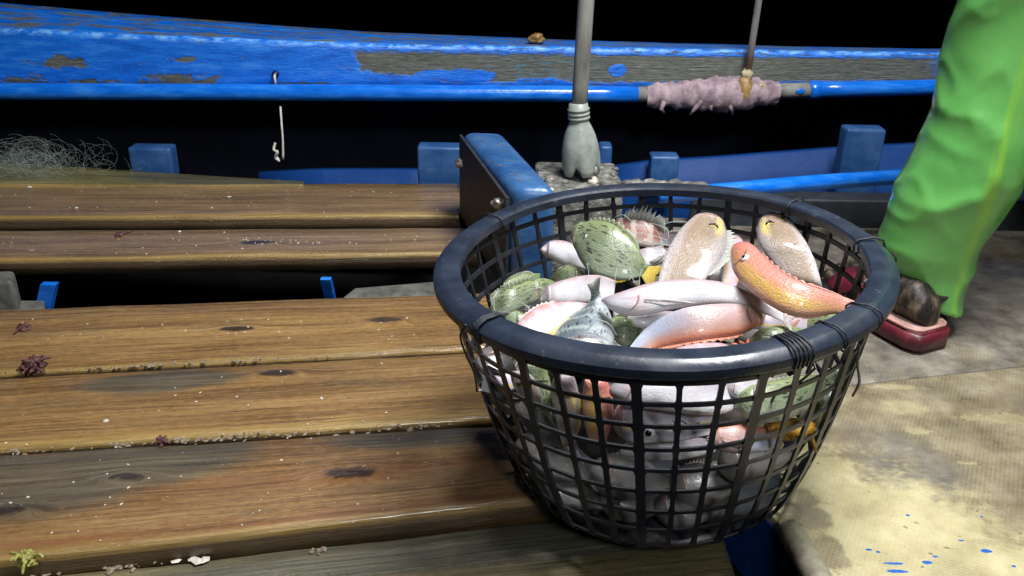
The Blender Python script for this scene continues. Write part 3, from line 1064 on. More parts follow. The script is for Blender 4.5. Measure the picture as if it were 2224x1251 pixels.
def tie(a, turns, r=.0011, spread=.004):
    V, F, U = [], [], []
    P = []
    for t in range(turns):
        for j, (rr, z) in enumerate(tie_prof):
            aa = a + (t + j / 8) * spread / .24 + random.uniform(-.002, .002)
            P.append(BT @ Vector((rr * math.cos(aa), rr * math.sin(aa), z)))
    P.append(P[0] if turns == 1 else BT @ Vector((.219 * math.cos(a), .219 * math.sin(a), .270)))
    v, f, u = tube_data(P, r, 6)
    mesh('tie_cord', v, f, M_cord, basket, u)


def ang(px, py):
    p = at(px, py, .288)
    return math.atan2(p.y, p.x)


tie(ang(1128, 455), 1)
tie(ang(1020, 690), 4, .0012, .0022)
tie(ang(1765, 462), 1)
tie(ang(1925, 555), 1, .0013)
tie(ang(1905, 690), 1)
tie(ang(1862, 738), 1)
tie(ang(1775, 778), 5, .0014, .0042)


def cord(pts, r=.0011, n=24):
    tube('loose_cord', smooth_path(pts, n), r, M_cord, basket, 6)


cord([at(1012, 705, .272), at(1000, 730, .255), at(1012, 770, .22), at(1030, 810, .18), at(1036, 850, .15)], .0012)
cord([at(1700, 440, .288), at(1706, 462, .285), at(1722, 485, .27), at(1738, 500, .25)])
cord([at(1900, 545, .29), at(1884, 560, .285), at(1878, 590, .25), at(1892, 620, .23), at(1872, 660, .21)], .0014)
cord([at(1938, 548, .288), at(1946, 565, .28), at(1930, 590, .26)], .0012)
cord([at(1868, 745, .262), at(1862, 790, .23), at(1866, 830, .20), at(1852, 860, .17)], .0014)
cord([at(1770, 800, .262), at(1735, 830, .24), at(1690, 850, .22), at(1668, 890, .19)], .0013)
for j in range(16):
    t = random.random()
    p = Vector((1884, 600, 0)).lerp(Vector((1862, 700, 0)), t)
    c0 = at(p.x + random.uniform(-14, 8), p.y, .245 - .05 * t)
    cord([c0, c0 + Vector((random.uniform(-.015, .015), random.uniform(-.012, .012), random.uniform(-.02, .015))), c0 + Vector((random.uniform(-.03, .01), random.uniform(-.012, .012), random.uniform(-.035, .01)))], .0009, 8)

cord([at(1520, 915, .20), at(1500, 925, .195), at(1478, 912, .20), at(1470, 925, .195), at(1462, 912, .20)], .0010, 10)

# ------------------------------------------------------------------ fish: materials
def fish_mat(kind):
    k = NT('fish_skin_' + kind)
    uv = k.n('UVMap').outputs[0]
    o = k.coord()
    s = k.xyz(uv)
    ob = k.n('ObjectInfo').outputs['Random']
    off = k.n('CombineXYZ')
    k.put(off.inputs[0], k.math('MULTIPLY', ob, 7.0))
    k.put(off.inputs[1], k.math('MULTIPLY', ob, 3.0))
    uo = k.addv(uv, off.outputs[0], 1.0)
    nz = k.noise(k.mapping(uo, sc=(5, 3, 1)), 1.4, 5, .6)
    fine = k.noise(k.mapping(uo, sc=(40, 16, 1)), 1.2, 4, .6)
    v = k.math('ADD', s[1], k.math('MULTIPLY', k.math('SUBTRACT', nz, .5), .18))
    scale_e = k.vor(k.mapping(uo, sc=(58, 22, 1)), 1.0, 'DISTANCE_TO_EDGE', .55)
    sc_line = k.step(scale_e, .0, .12, 1, 0)
    body = k.math('MULTIPLY', k.step(s[0], .20, .28), k.step(s[0], .86, .93, 1, 0))
    rough, coat = .30, .25
    bumpk = .09
    if kind == 'rabbit':
        base = k.ramp(v, [(.05, (.34, .38, .30)), (.3, (.20, .25, .155)), (.62, (.14, .185, .095)), (.95, (.20, .25, .09))])
        wob = k.addv(uo, k.noisec(k.mapping(uo, sc=(7, 5, 1)), 2), .06)
        st = k.step(k.wave(k.mapping(wob, sc=(1, 6, 1), rot=(0, 0, .5)), 2.6, 2.5, 2), .55, .95)
        col = k.mix(k.math('MULTIPLY', st, .5), base, (.30, .36, .20))
        d1 = k.vor(k.mapping(wob, sc=(13, 15, 1), rot=(0, 0, .25)), 1.0, 'F1', .95)
        dash = k.step(k.math('ADD', d1, k.math('MULTIPLY', k.math('SUBTRACT', fine, .5), .25)), .36, .22, 0, 1)
        dash = k.step(d1, .26, .40, 1, 0)
        gate = k.step(k.noise(k.mapping(uo, sc=(5, 4, 1)), 1, 3), .30, .48)
        col = k.mix(k.math('MULTIPLY', k.math('MULTIPLY', dash, gate), k.math('MULTIPLY', k.step(s[1], .1, .3), .92)), col, (.018, .026, .024))
        col = k.mix(k.math('MULTIPLY', k.step(k.noise(o, 260, 4, .7), .54, .68), .35), col, (.05, .07, .05))
        bumpk = .14
    elif kind == 'slate':
        base = k.ramp(v, [(.05, (.34, .38, .40)), (.28, (.19, .235, .27)), (.6, (.10, .135, .16)), (.95, (.09, .12, .12))])
        d1 = k.vor(k.mapping(uo, sc=(11, 14, 1), rot=(0, 0, .3)), 1.0, 'F1', 1.0)
        dash = k.step(d1, .20, .32, 1, 0)
        col = k.mix(k.math('MULTIPLY', dash, .92), base, (.012, .018, .026))
        pale = k.step(k.wave(k.mapping(uo, sc=(1, 7, 1)), 2.2, 3, 2), .7, .95)
        col = k.mix(k.math('MULTIPLY', pale, .35), col, (.55, .60, .52))
    elif kind == 'white':
        col = k.ramp(v, [(.1, (.76, .75, .75)), (.42, (.66, .65, .69)), (.66, (.50, .46, .50)), (.85, (.40, .33, .36)), (1, (.42, .28, .28))])
        col = k.mix(k.math('MULTIPLY', k.step(k.wave(k.mapping(uo, sc=(1, 8, 1)), 2.0, 2, 2), .6, 1.0), .22), col, (.48, .55, .66))
        col = k.mix(k.math('MULTIPLY', k.step(nz, .55, .72), .35), col, (.78, .50, .46))
        rough = .3
    elif kind == 'bream':
        col = k.ramp(v, [(.02, (.44, .34, .34)), (.25, (.42, .29, .28)), (.55, (.42, .27, .25)), (.76, (.46, .25, .20)), (.87, (.52, .18, .10)), (.95, (.44, .13, .07)), (1, (.50, .28, .23))])
        bl = k.step(v, .40, .72, 1, 0)
        col = k.mix(k.math('MULTIPLY', bl, k.step(s[0], .42, .72, 0, .75)), col, (.36, .46, .60))
        col = k.mix(k.math('MULTIPLY', k.step(k.wave(k.mapping(uo, sc=(.4, 11, 1)), 2.4, 1.6, 2), .7, 1.0), .10), col, (.66, .56, .48))
        col = k.mix(k.math('MULTIPLY', k.blob(uv, .34, .30, .16, .12), .0), col, (.8, .6, .1))
    elif kind == 'stripe':
        col = k.ramp(v, [(.05, (.62, .57, .59)), (.4, (.50, .45, .51)), (.7, (.50, .37, .40)), (1, (.50, .23, .20))])
        col = k.mix(k.math('MULTIPLY', k.step(k.wave(k.mapping(uo, sc=(1, 13, 1)), 2.0, .6, 1), .55, .95), .42), col, (.47, .50, .64))
        yl = k.math('MULTIPLY', k.step(k.math('ABSOLUTE', k.math('SUBTRACT', v, .26)), .02, .09, 1, 0), k.step(s[0], .2, .3))
        col = k.mix(k.math('MULTIPLY', yl, .8), col, (.74, .52, .07))
    elif kind == 'tan':
        col = k.ramp(v, [(.04, (.54, .52, .53)), (.14, (.44, .38, .36)), (.28, (.29, .21, .14)), (.7, (.25, .185, .125)), (.86, (.31, .26, .25)), (1, (.36, .34, .36))])
        spk = k.step(k.noise(o, 330, 4, .7), .50, .62)
        col = k.mix(k.math('MULTIPLY', spk, .5), col, (.20, .14, .09))
        col = k.mix(k.math('MULTIPLY', k.step(fine, .55, .7), .35), col, (.62, .55, .46))
        hd = k.step(s[0], .26, .12)
        hd = k.step(s[0], .10, .27, 1, 0)
        col = k.mix(k.math('MULTIPLY', hd, .75), col, (.40, .33, .37))
        yl = k.math('MULTIPLY', k.blob(uv, .34, .82, .17, .16), k.step(fine, .3, .55))
        col = k.mix(k.math('MULTIPLY', yl, .9), col, (.78, .60, .10))
        bumpk, rough = .22, .42
    elif kind == 'orange':
        col = k.ramp(v, [(.05, (.70, .40, .25)), (.22, (.68, .34, .14)), (.5, (.66, .30, .16)), (.72, (.64, .26, .18)), (1, (.58, .20, .17))])
        yb = k.math('MULTIPLY', k.step(v, .14, .26), k.step(v, .44, .58, 1, 0))
        yb = k.math('MULTIPLY', yb, k.math('MULTIPLY', k.step(s[0], .22, .32), k.step(s[0], .62, .78, 1, 0)))
        big = k.vor(k.mapping(uv, sc=(32, 9, 1)), 1.0, 'DISTANCE_TO_EDGE', .25)
        scl = k.step(big, .03, .20)
        col = k.mix(k.math('MULTIPLY', yb, k.math('ADD', .12, k.math('MULTIPLY', scl, .75))), col, (.66, .46, .06))
        col = k.mix(k.math('MULTIPLY', k.math('MULTIPLY', k.step(big, .0, .10, 1, 0), body), .5), col, (.72, .42, .36))
        col = k.mix(k.math('MULTIPLY', k.step(s[0], .10, .22, 1, 0), .6), col, (.60, .20, .18))
        col = k.mix(k.math('MULTIPLY', k.step(s[0], .74, .95), .7), col, (.70, .30, .25))
        rough, bumpk = .28, .26
    elif kind == 'banded':
        base = k.ramp(v, [(.05, (.62, .50, .45)), (.35, (.32, .14, .10)), (1, (.20, .07, .055))])
        bands = k.step(k.math('ADD', k.math('SINE', k.math('MULTIPLY', s[0], 34.0)), k.math('MULTIPLY', k.math('SUBTRACT', nz, .5), 2.0)), .25, .7)
        col = k.mix(k.math('MULTIPLY', bands, .8), base, (.56, .46, .40))
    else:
        col = k.ramp(v, [(.1, (.20, .19, .18)), (.5, (.10, .10, .095)), (1, (.045, .048, .048))])  # grey kind: skin darkened to stand in for shade low in the basket
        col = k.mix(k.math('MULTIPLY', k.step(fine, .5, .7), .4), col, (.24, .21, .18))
    wear = k.noise(k.mapping(uo, sc=(9, 6, 1)), 1.5, 6, .7)
    col = k.mix(k.math('MULTIPLY', k.step(wear, .55, .72), .28), col, (.20, .13, .12))
    col = k.mix(k.math('MULTIPLY', k.step(wear, .46, .32), .22), col, (.62, .62, .60))
    pinkg = k.math('MULTIPLY', k.blob(uv, .24, .42, .10, .42), k.step(wear, .36, .60))
    col = k.mix(k.math('MULTIPLY', pinkg, .45 if kind in ('white', 'stripe', 'bream') else .15), col, (.50, .14, .12))
    # gill edge
    gl_ = k.step(k.math('ABSOLUTE', k.math('SUBTRACT', k.math('ADD', s[0], k.math('MULTIPLY', k.math('POWER', k.math('SUBTRACT', s[1], .5), 2.0), .22)), .245)), .0, .010, 1, 0)
    gm = k.math('MULTIPLY', gl_, k.math('MULTIPLY', k.step(s[1], .06, .2), k.step(s[1], .72, .85, 1, 0)))
    col = k.mix(k.math('MULTIPLY', gm, .8), col, (.16, .05, .045))
    col = k.mix(k.math('MULTIPLY', k.math('MULTIPLY', sc_line, body), .24), col, (.25, .23, .24))
    hh = k.math('ADD', k.math('MULTIPLY', k.math('MULTIPLY', k.step(scale_e, 0, .25), body), .6), k.math('MULTIPLY', fine, .5))
    dent = k.noise(k.mapping(uo, sc=(16, 7, 1)), 1.2, 5, .65)
    hh = k.math('ADD', hh, k.math('MULTIPLY', dent, 2.2))
    k.bump(hh, bumpk + .06, .0022)
    return k.done(col, rough=rough, spec=.5, coat=coat, sss=.10 if kind in ('white', 'stripe', 'bream', 'orange') else .04, coat_rough=.08)


def fin_mat(name, c0, c1, clear=.25):
    k = NT('fin_' + name)
    uv = k.n('UVMap').outputs[0]
    r = k.wave(k.mapping(uv, sc=(1, 1, 1)), 2.6, .6, 1)
    k.bump(r, .5, .001)
    col = k.mix(k.step(r, .35, .75), c0, c1)
    m = k.done(col, rough=.3, coat=.3)
    tr = k.n('BsdfTransparent')
    mx = k.n('MixShader')
    k.put(mx.inputs[0], k.step(r, .3, .7, clear, clear * .25))
    k.t.links.new(k.b.outputs[0], mx.inputs[1])
    k.t.links.new(tr.outputs[0], mx.inputs[2])
    k.t.links.new(mx.outputs[0], k.out.inputs[0])
    return m


SK = {q: fish_mat(q) for q in ('rabbit', 'slate', 'white', 'bream', 'stripe', 'tan', 'orange', 'banded', 'grey')}
FN = {'rabbit': fin_mat('rabbit', (.20, .24, .14), (.52, .56, .40)), 'slate': fin_mat('slate', (.22, .25, .22), (.50, .54, .46)),
      'white': fin_mat('white', (.62, .58, .58), (.80, .76, .75)), 'bream': fin_mat('bream', (.52, .22, .16), (.74, .50, .44)),
      'stripe': fin_mat('stripe', (.60, .44, .42), (.76, .70, .68)), 'tan': fin_mat('tan', (.34, .36, .32), (.74, .74, .68)),
      'orange': fin_mat('orange', (.60, .22, .16), (.80, .46, .40)), 'banded': fin_mat('banded', (.30, .18, .15), (.70, .64, .58)),
      'grey': fin_mat('grey', (.25, .25, .24), (.5, .5, .48)), 'yellow': fin_mat('yellow', (.62, .40, .04), (.80, .62, .12)),
      'red': fin_mat('red', (.55, .15, .08), (.74, .36, .26))}
M_eyew = NT('fish_eye_white').done((.72, .72, .70), rough=.12, coat=.6)
M_eyes = NT('fish_eye_silver').done((.46, .44, .38), rough=.12, coat=.6)
M_pup = NT('fish_pupil').done((.004, .004, .006), rough=.05, coat=1.0)
M_mouth = NT('fish_mouth').done((.022, .010, .009), rough=.4)
M_ylip = NT('fish_yellow_lip').done((.66, .50, .12), rough=.3, coat=.3)
M_lip = NT('fish_lip').done((.62, .42, .40), rough=.3, coat=.3)

BTI = BT.inverted()


def inside(p):
    """push a point that would poke through the mesh wall or the bottom back into the basket"""
    q = BTI @ p
    if q.z < .275:
        r = math.hypot(q.x, q.y)
        lim = wall_r(max(q.z, 0)) - .0035
        if r > lim:
            k_ = (lim - .0015 * min(1, (r - lim) / .02)) / r
            q.x *= k_
            q.y *= k_
        q.z = max(q.z, .006)
    return BT @ q


PROF = {   # position along the fish, half height of the back, half height of the belly
    'deep': ([0, .02, .05, .10, .18, .28, .40, .52, .64, .76, .86, .92, .96, 1], [.05, .15, .27, .46, .74, .95, 1.02, .97, .82, .54, .28, .17, .15, .20], [.05, .12, .20, .34, .58, .84, .99, 1.0, .86, .54, .26, .15, .14, .19]),
    'long': ([0, .02, .05, .10, .18, .28, .40, .52, .64, .76, .86, .93, 1], [.08, .22, .36, .54, .78, .95, 1.0, .92, .76, .55, .36, .27, .32], [.08, .18, .30, .46, .70, .92, 1.0, .94, .76, .52, .32, .24, .30]),
    'head': ([0, .02, .05, .10, .18, .28, .42, .56, .70, .84, .93, 1], [.20, .40, .55, .72, .90, 1.0, 1.0, .88, .66, .38, .24, .26], [.20, .34, .46, .60, .80, .97, 1.0, .90, .66, .36, .22, .24]),
}
THK = ([0, .03, .08, .16, .25, .36, .5, .66, .8, .92, 1], [.20, .44, .68, .90, 1, .96, .80, .52, .28, .11, .05])
FISH = []


def fish(label, kind, spine, hh, thick=.42, dorsal=1, shape='deep', lean=0.0, group=None, eye=(.115, .66), eye_r=.085, ring=None,
         fins='dapt', tail_w=1.0, fork=.35, fin=None, fin_d=None, dor_h=.42, mouth=True, name='fish', twist=0.0, tail_len=.75, fin_out=.12, outline=None, zz=None, eye_px=None, slit_px=None, fin_p=None, pec=None, both=False, slit=None, slit_w=.3):
    """spine: head to tail as (px, py, z); hh: half the body height in the photo's pixels; dorsal +1 puts the back on the left of head-to-tail"""
    HD = None
    if outline:
        cs = []
        m_ = len(outline)
        for i, (xd, yd, xv, yv) in enumerate(outline):
            zc = np.interp(i / (m_ - 1), np.linspace(0, 1, len(zz)), zz)
            c = at((xd + xv) / 2, (yd + yv) / 2, zc)
            pn = ((CAM - c).normalized() * .92 + Vector((0, 0, .36))).normalized()
            e = []
            for (x, y) in ((xd, yd), (xv, yv)):
                r_ = ray(x, y)
                e.append(CAM + r_ * ((c - CAM).dot(pn) / r_.dot(pn)))
            cs.append((c, (e[0] - e[1]) / 2))
        P = smooth_path([c for c, _ in cs], 40)
        D = smooth_path([q for _, q in cs], 40)
        HD = [q.length for q in D]
        H = max(HD)
    else:
        P = smooth_path([at(*q) for q in spine], 40)
    L = sum((P[i + 1] - P[i]).length for i in range(39))
    if not outline:
        H = hh / pxm(P[16])
    TH = H * thick
    mid = P[16]
    root = empty(name, mid, label, 'fish', group)
    fr = []
    for i, p in enumerate(P):
        t = (P[min(i + 1, 39)] - P[max(i - 1, 0)]).normalized()
        if outline:
            d_ = D[i].normalized()
            n_ = t.cross(d_).normalized()
            if n_.dot(CAM - p) < 0:
                n_ = -n_
            n_ = (n_ + Vector((0, 0, .0))).normalized()
        else:
            n0 = ((CAM - p).normalized() * .90 + Vector((0, 0, .42))).normalized()
            n_ = (n0 - t * n0.dot(t)).normalized()
            n_ = Matrix.Rotation(lean + twist * (i / 39 - .4), 3, t) @ n_
            d_ = n_.cross(t).normalized() * dorsal
        fr.append((p, t, n_, d_))
    px_, pd_, pv_ = PROF[shape]
    V, U, F = [], [], []
    sg = 22
    ss = [0, .012, .03, .055, .08, .11, .14, .17, .20, .225, .24, .25, .262, .28, .31, .35, .40, .45, .5, .55, .6, .65, .7, .75, .8, .84, .88, .91, .94, .97, 1]

    def frame(t):
        q = t * 39
        i = min(int(q), 38)
        f_ = q - i
        return tuple(fr[i][c].lerp(fr[i + 1][c], f_) for c in range(4))

    def hgt(t, back=True):
        if HD:
            return float(np.interp(t * 39, range(40), HD))
        return H * np.interp(t, px_, pd_ if back else pv_)

    def thk(t):
        g = 1 + .13 * max(0, 1 - abs(t - .235) / .10) * (1 if t < .245 else max(0, 1 - (t - .245) / .02) * 1.0)
        w = TH * np.interp(t, *THK) * g
        return min(w, hgt(t) * .95 * g) if HD else w

    def surf(t, v, lift=1.0):
        """a point on the visible flank; v from 0 belly to 1 back"""
        p, tt, n_, d_ = frame(t)
        a = math.acos(max(-1, min(1, 2 * v - 1)))
        return p + d_ * hgt(t, v >= .5) * math.cos(a) + n_ * thk(t) * math.sin(a) ** .82 * lift
    for t in ss:
        p, tt, n_, d_ = frame(t)
        h, w = hgt(t), thk(t)
        for kx in range(sg):
            a = 2 * math.pi * kx / sg
            ca, sa = math.cos(a), math.sin(a)
            h = hgt(t, ca >= 0)
            lump_ = 1 + .035 * noise.noise(Vector((t * 14, ca * 3, sa * 3 + len(FISH) * 5))) * .5 + .025 * noise.noise(Vector((t * 6, ca * 2, sa * 2 + len(FISH) * 3)))
            V.append(p + d_ * h * ca * lump_ + n_ * w * (abs(sa) ** .82) * (1 if sa > 0 else -1) * lump_)
            U.append((t, (ca + 1) / 2))
    m = len(ss)
    for i in range(m - 1):
        for kx in range(sg):
            k2 = (kx + 1) % sg
            F.append((i * sg + kx, i * sg + k2, i * sg + sg + k2, i * sg + sg + kx))
    F.append(tuple(range(sg))[::-1])
    F.append(tuple((m - 1) * sg + j for j in range(sg)))
    V = [inside(q) for q in V]
    bm_o = mesh('body', V, F, SK[kind], root, U)
    fm = fin or FN[kind]
    fd = fin_d or fm

    def solid(o):
        md = o.modifiers.new('thick', 'SOLIDIFY')
        md.thickness = .0007
        md.offset = 0
        return o
    if 'd' in fins:
        V, U, F = [], [], []
        nn = 27
        for i in range(nn):
            t = .27 + .55 * i / (nn - 1)
            p, tt, n_, d_ = frame(t)
            ht = H * dor_h * (math.sin(math.pi * min(1, .18 + .82 * i / (nn - 1))) ** .6)
            spine_tip = (i % 2 == 0)
            ht *= (1.0 if spine_tip else .45) if i < 17 else (1 if spine_tip else .9)
            sway = n_ * ht * (.10 * math.sin(i * .7) + fin_out * 1.5)
            b = p + d_ * hgt(t) * .90
            V += [b, b + (d_ + tt * .35).normalized() * ht * .55 + sway * .5 + d_ * hgt(t) * .08, b + (d_ + tt * .55).normalized() * ht + sway + d_ * hgt(t) * .08]
            U += [(i / 2 * .6, 0), (i / 2 * .6, .5), (i / 2 * .6, 1)]
            if i:
                q = i * 3
                F += [(q - 3, q, q + 1, q - 2), (q - 2, q + 1, q + 2, q - 1)]
        solid(mesh('dorsal_fin', [inside(q) for q in V], F, fd, root, U))
    if 'a' in fins:
        V, U, F = [], [], []
        nn = 15
        for i in range(nn):
            t = .56 + .27 * i / (nn - 1)
            p, tt, n_, d_ = frame(t)
            ht = H * dor_h * .85 * (math.sin(math.pi * min(1, .2 + .8 * i / (nn - 1))) ** .6) * (1 if i % 2 == 0 else .78)
            b = p - d_ * hgt(t, False) * .86
            V += [b, b + (-d_ + tt * .4).normalized() * ht * .55 - d_ * hgt(t, False) * .06, b + (-d_ + tt * .6).normalized() * ht - d_ * hgt(t, False) * .06]
            U += [(i / 2 * .6, 0), (i / 2 * .6, .5), (i / 2 * .6, 1)]
            if i:
                q = i * 3
                F += [(q - 3, q, q + 1, q - 2), (q - 2, q + 1, q + 2, q - 1)]
        solid(mesh('anal_fin', [inside(q) for q in V], F, fm, root, U))
    if 't' in fins:
        V, U, F = [], [], []
        p, tt, n_, d_ = frame(1.0)
        nn = 17
        hb = hgt(1.0)
        TL = H * tail_len * 1.75
        for i in range(nn):
            s_ = i / (nn - 1) * 2 - 1
            dirv = (tt + d_ * s_ * .62 * tail_w).normalized()
            ln = TL * (1 - fork * (1 - abs(s_) ** 1.3)) * (1 - .06 * (i % 2))
            b = p - tt * hb * .5 + d_ * hb * .85 * s_
            wv = n_ * (.10 * TL * math.sin(2.2 * s_ + len(FISH)))
            V += [b, b + dirv * ln * .5 + wv * .4, b + dirv * ln + wv]
            U += [(i * .42, 0), (i * .42, .5), (i * .42, 1)]
            if i:
                q = i * 3
                F += [(q - 3, q, q + 1, q - 2), (q - 2, q + 1, q + 2, q - 1)]
        solid(mesh('tail_fin', [inside(q) for q in V], F, fm, root, U))
    def locate(x, y):
        best = None
        for i in range(2, 39):
            for v in np.linspace(.04, .96, 24):
                q = surf(i / 39, v) - CAM
                dd = q.dot(fw)
                e = (1112 + FPX * q.dot(rt) / dd - x) ** 2 + (625.5 - FPX * q.dot(up) / dd - y) ** 2
                if best is None or e < best[0]:
                    best = (e, i / 39, float(v))
        return best[1:]
    if eye_px:
        eye = locate(*eye_px)
    if slit_px:
        slit = locate(*slit_px)
    if 'p' in fins:
        V, U, F = [], [], []
        nn = 9
        an = pec if pec is not None else -.10
        for i in range(nn):
            s_ = i / (nn - 1) * 2 - 1
            ln = .24 * (1 - .32 * abs(s_ + .25)) * (1 - .05 * (i % 2))
            for q, (f_, lf) in enumerate(((0, 1.01), (.5, 1.06), (1, 1.10))):
                V.append(surf(.272 + ln * f_, max(.04, min(.96, .40 + s_ * (.05 + .13 * f_) + an * f_)), lf))
                U.append((i * .5, f_))
            if i:
                q = i * 3
                F += [(q - 3, q, q + 1, q - 2), (q - 2, q + 1, q + 2, q - 1)]
        solid(mesh('pectoral_fin', [inside(q) for q in V], F, fin_p or fin or FN['white' if kind in ('tan',) else kind], root, U))
    if eye:
        for sd_ in ((1, -1) if both else (1,)):
            p, tt, n_, d_ = frame(eye[0])
            c = surf(eye[0], eye[1])
            if sd_ < 0:
                c = c - n_ * 2 * (c - p).dot(n_)
            nn_ = ((c - p).normalized() + n_ * sd_ * 1.2).normalized()
            er = H * eye_r * 1.6
            q = nn_.to_track_quat('Z', 'Y').to_matrix().to_4x4()
            Mx = Matrix.Translation(c - nn_ * er * .10) @ q
            e = lathe('eye', [(er * math.cos(b), er * .55 * math.sin(b)) for b in np.linspace(-.3, 1.5707, 7)], ring or M_eyes, root, 18, mtx=Mx)
            Mx2 = Matrix.Translation(c + nn_ * er * .20) @ q
            lathe('pupil', [(er * .56 * math.cos(b), er * .36 * math.sin(b)) for b in np.linspace(0, 1.5707, 6)], M_pup, e, 14, mtx=Mx2)
    if mouth:
        tip, tt, n_, d_ = frame(.004)
        hw = hgt(.02)
        pts = []
        for i in range(9):
            a = (i / 8 - .5) * 2.2
            pts.append(frame(.0)[0] + n_ * thk(.0) * 1.25 * math.sin(a) * 1.2 - tt * (.0012 * math.cos(a)) + tt * (.004 * (1 - math.cos(a))) - d_ * hw * .08)
        V, F, U = tube_data(pts, [hw * .06] + [hw * .20] * 7 + [hw * .06], 8)
        mo = mesh('mouth', V, F, M_mouth, root, U)
        for s_ in (1, -1):
            V, F, U = tube_data([q + d_ * hw * .26 * s_ for q in pts], [hw * .08] + [hw * .20] * 7 + [hw * .08], 8)
            mesh('lip', V, F, M_lip if kind in ('white', 'bream', 'stripe', 'orange') else SK[kind], mo, U)
    if slit:
        p, tt, n_, d_ = frame(slit[0])
        pts = []
        for i in range(9):
            q = i / 8 - .5
            c = surf(slit[0] + .035 * abs(q) , slit[1] + q * slit_w, 1.01)
            pts.append(c)
        for (dt, rr, mt, nm) in ((-.020, .050, SK['tan'], 'lip'), (.022, .030, M_ylip, 'lip'), (0, .085, M_mouth, 'mouth')):
            V, F, U = tube_data([q + tt * L * dt for q in pts], [H * rr * .2] + [H * rr * .8] + [H * rr] * 5 + [H * rr * .8] + [H * rr * .2], 8)
            mesh(nm, V, F, mt, root, U)
    FISH.append(root)
    return root


# ------------------------------------------------------------------ fish on top of the heap
fish('red brown fish with pale bands at the far back of the heap', 'banded', None, 0, fin_d=FN['tan'], fin_out=.25, outline=[(1318, 489, 1320, 498), (1339, 469, 1342, 513), (1373, 467, 1375, 530), (1414, 482, 1409, 537), (1442, 498, 1438, 532), (1466, 513, 1462, 534)], zz=(0.232, 0.226, 0.212), thick=0.4, dor_h=1.0, fins='dat', eye=None, mouth=False)
fish('white bellied fish with pink lips poking out under the spotted fish, back left', 'white', None, 0, outline=[(1176, 538, 1176, 546), (1192, 526, 1188, 557), (1222, 523, 1212, 570), (1251, 532, 1241, 581), (1284, 546, 1275, 587), (1313, 566, 1308, 594)], zz=(0.226, 0.224, 0.212), thick=0.7, fins='', eye=None, mouth=True)
fish('green spotted rabbitfish with dark mouth, topmost at the back left', 'rabbit', None, 0, outline=[(1241, 506, 1241, 513), (1253, 494, 1247, 527), (1276, 483, 1255, 550), (1303, 480, 1265, 571), (1332, 487, 1283, 593), (1359, 506, 1313, 605), (1380, 530, 1346, 609), (1395, 556, 1373, 606), (1407, 580, 1394, 599)], zz=(0.258, 0.262, 0.244), thick=0.42, dor_h=0.22, fin=FN['yellow'], fin_d=FN['rabbit'], fins='dat', eye_px=(1272, 513), eye_r=0.06, mouth=True, tail_len=0.45, fin_out=0.2)
fish('small white fish wedged behind the left tan fish', 'white', None, 0, outline=[(1450, 551, 1450, 561), (1433, 538, 1435, 573), (1409, 537, 1407, 582), (1385, 544, 1383, 580), (1361, 556, 1359, 575)], zz=(0.222, 0.226, 0.22), thick=0.6, fins='p', eye=None, mouth=False)
fish('tan speckled fish with yellow streak, mouth up, left of the orange fish', 'tan', None, 0, outline=[(1550, 475, 1535, 473), (1565, 484, 1517, 475), (1574, 498, 1498, 483), (1579, 518, 1476, 502), (1577, 539, 1458, 528), (1566, 563, 1443, 557), (1548, 587, 1434, 586), (1531, 609, 1429, 611), (1517, 628, 1433, 630)], zz=(0.272, 0.262, 0.232), thick=0.45, dor_h=0.42, fin_out=0.3, fins='d', eye=None, mouth=False, slit_px=(1551, 487), slit_w=0.2)
fish('tan and white fish, mouth up, right of the orange fish head', 'tan', None, 0, outline=[(1661, 469, 1678, 465), (1652, 475, 1698, 471), (1645, 494, 1721, 487), (1643, 513, 1741, 515), (1650, 532, 1758, 542), (1664, 554, 1771, 568), (1683, 576, 1779, 594), (1714, 602, 1784, 616), (1750, 621, 1787, 628)], zz=(0.272, 0.262, 0.228), thick=0.45, dor_h=0.2, fins='', eye_px=(1726, 525), eye_r=0.035, mouth=False, slit_px=(1671, 485), slit_w=0.2)
fish('orange goatfish with yellow scales and round white eye across the right', 'orange', None, 0, outline=[(1600, 531, 1593, 540), (1615, 528, 1590, 561), (1635, 531, 1594, 587), (1655, 552, 1607, 611), (1675, 574, 1630, 634), (1702, 595, 1663, 658), (1730, 610, 1702, 679), (1769, 624, 1745, 688), (1802, 635, 1783, 683), (1831, 644, 1814, 680), (1855, 653, 1838, 687), (1878, 664, 1857, 697)], zz=(0.284, 0.284, 0.272), thick=0.55, dor_h=0.22, fins='dat', fork=0.12, tail_w=0.5, tail_len=0.35, eye_px=(1620, 563), eye_r=0.17, ring=M_eyew, mouth=True, fin_out=0.1)
fish('slender white fish arching across the middle with pink tail', 'white', None, 0, outline=[(1310, 648, 1311, 657), (1332, 641, 1330, 675), (1366, 629, 1361, 685), (1404, 616, 1407, 683), (1452, 608, 1457, 672), (1505, 607, 1510, 663), (1558, 611, 1562, 659), (1601, 622, 1606, 663), (1639, 643, 1644, 676), (1678, 667, 1675, 688), (1706, 683, 1702, 700)], zz=(0.25, 0.262, 0.246), thick=0.62, dor_h=0.12, fin=FN['stripe'], fins='tpa', fin_p=FN['white'], fork=0.5, tail_w=0.8, tail_len=0.62, eye=None, mouth=True, pec=-0.35)
fish('large pink bream with orange red spiny back at the front centre', 'bream', None, 0, outline=[(1663, 676, 1664, 670), (1653, 700, 1644, 665), (1630, 718, 1615, 661), (1591, 730, 1572, 659), (1548, 735, 1524, 662), (1500, 742, 1481, 670), (1457, 750, 1438, 687), (1419, 760, 1407, 707), (1390, 777, 1383, 734), (1373, 796, 1361, 762)], zz=(0.238, 0.242, 0.206), thick=0.42, dor_h=0.32, fin=FN['red'], fin_out=0.35, fins='d', eye=None, mouth=True)
